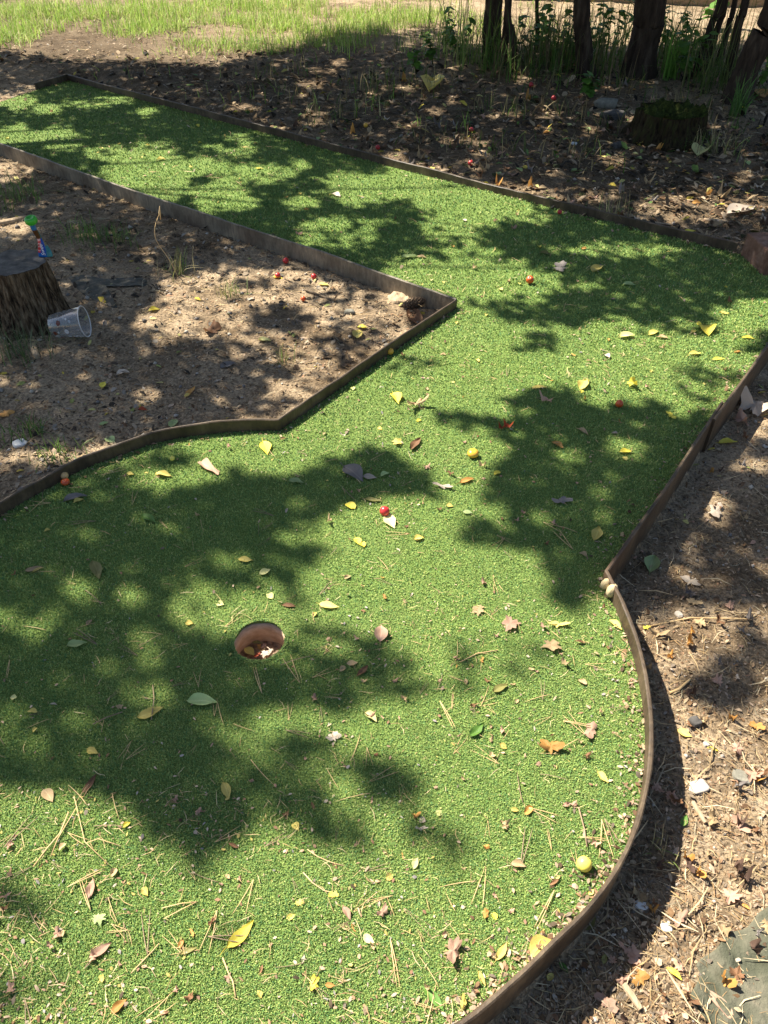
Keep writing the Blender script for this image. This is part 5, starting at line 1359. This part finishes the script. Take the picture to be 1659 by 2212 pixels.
tuft(495,640,36,.08,.03,'thin grass tuft in the middle of the sunny soil',SG)
tuft(615,782,26,.07,.02,'small grass tuft on the shaded soil near the diagonal edging',SG)
tuft(62,935,60,.06,.04,'low green weed tuft at the left edge behind the curve',DG)
tuft(125,985,60,.06,.045,'low grass tuft touching the left curved edging',DG)
tuft(45,755,130,.09,.07,'grey green grass tuft at the foot of the stump',[(.16,.2,.1),(.25,.26,.15),(.12,.18,.06)])
tuft(25,700,60,.08,.05,'grass tuft left of the stump foot',[(.16,.2,.1),(.25,.26,.15)])
tuft(1590,250,40,.26,.03,'arching green grass tuft at the foot of the leaning trunk',[(.1,.2,.05),(.14,.26,.06)],.009)
tuft(1440,170,30,.35,.04,'bright tall grass tuft before the thickest trunk',[(.16,.32,.05),(.2,.36,.06)],.012)
tuft(985,120,60,.5,.12,'tall pale grass clump left of the leftmost trunk',[(.22,.32,.08),(.34,.36,.14),(.14,.22,.05)],.009)
tuft(1025,138,50,.42,.09,'tall green grass clump against the leftmost trunk',[(.16,.26,.05),(.28,.32,.1)],.009)
tuft(1330,140,60,.5,.12,'tall grass clump between the medium and the thickest trunk',[(.12,.2,.04),(.22,.28,.08)],.009)
tuft(1205,135,50,.4,.12,'tall grass clump before the thin sapling',[(.12,.2,.04),(.2,.26,.07)],.008)
tuft(1465,150,70,.5,.14,'tall tangled grass before the right clump of stems',[(.10,.18,.035),(.2,.24,.07)],.009)
tuft(1540,195,70,.4,.12,'dark tangled grass at the foot of the right clump of stems',[(.08,.14,.03),(.14,.17,.05)],.009)
tuft(560,108,60,.14,.1,'dark grass tuft at the shade border of the meadow',DG,.006)
tuft(1430,1850,14,.06,.015,'dry grass wisp on the shadow edge right of the yellow plum',SG,.002)
tuft(1540,330,60,.14,.09,'straw tuft on the forest floor behind the brick',SG,.005)
tuft(1320,470,40,.12,.05,'straw tuft next to the far edging',SG,.004)
# one tall dry stalk in the sunny soil
sx_, sy_, sz_ = gpt(385, 598)
pth = [(sx_, sy_, sz_)]
for a, b in ((365, 560), (338, 520), (335, 490), (345, 460)):
    X_, Z_ = at_plane_y(a, b, sy_); pth.append((float(X_), sy_, float(Z_)))
V, Fc = tube(catmull(pth, 4), [.0018]*17, 6); V = [(a-sx_, b-sy_, c-sz_) for a, b, c in V]
hv2, hf2 = tube([(pth[-1][0]-sx_-.002, 0, pth[-1][2]-sz_-.03), (pth[-1][0]-sx_, 0, pth[-1][2]-sz_), (pth[-1][0]-sx_+.006, 0, pth[-1][2]-sz_+.03)], [.002, .005, .001], 7)
V, Fc = join([(V, Fc), (hv2, hf2)])
tag(link('grass_stalk', py_mesh('grass_stalk', V, Fc, M['needle']), loc=(sx_, sy_, sz_)), 'tall dry grass stalk with a seed head before the long edging', 'grass stalk')

# ------------------------------------------------------------------ light, sky, camera
w = bpy.data.worlds.new('World'); scene.world = w; w.use_nodes = True
nt = w.node_tree; bg = nt.nodes['Background']
sky = nt.nodes.new('ShaderNodeTexSky'); sky.sky_type = 'NISHITA'; sky.sun_disc = False
sky.sun_elevation = SUN_EL; sky.sun_rotation = math.atan2(SUN[0], SUN[1])
nt.links.new(sky.outputs[0], bg.inputs[0]); bg.inputs[1].default_value = .052
sl = bpy.data.lights.new('sun', 'SUN'); sl.energy = 5.0; sl.angle = R(.53); sl.color = (1, .945, .83)
so = bpy.data.objects.new('sun', sl); COL.objects.link(so)
so.rotation_euler = Vector(tuple(SUN)).to_track_quat('Z', 'Y').to_euler(); so.location = (-4, 4, 8)
cam = bpy.data.cameras.new('camera'); co = bpy.data.objects.new('camera', cam); COL.objects.link(co)
cam.sensor_fit = 'VERTICAL'; cam.sensor_height = 24; cam.lens = 24*.745; cam.clip_start = .05; cam.clip_end = 500
co.location = (0, 0, H); co.rotation_euler = (math.pi/2-P, 0, 0)
scene.camera = co
vs = scene.view_settings; vs.view_transform = 'Standard'; vs.look = 'None'; vs.exposure = 1.5; vs.gamma = 1; vs.use_curve_mapping = False
scene.render.engine = 'CYCLES'; scene.cycles.max_bounces = 6; scene.cycles.transparent_max_bounces = 8
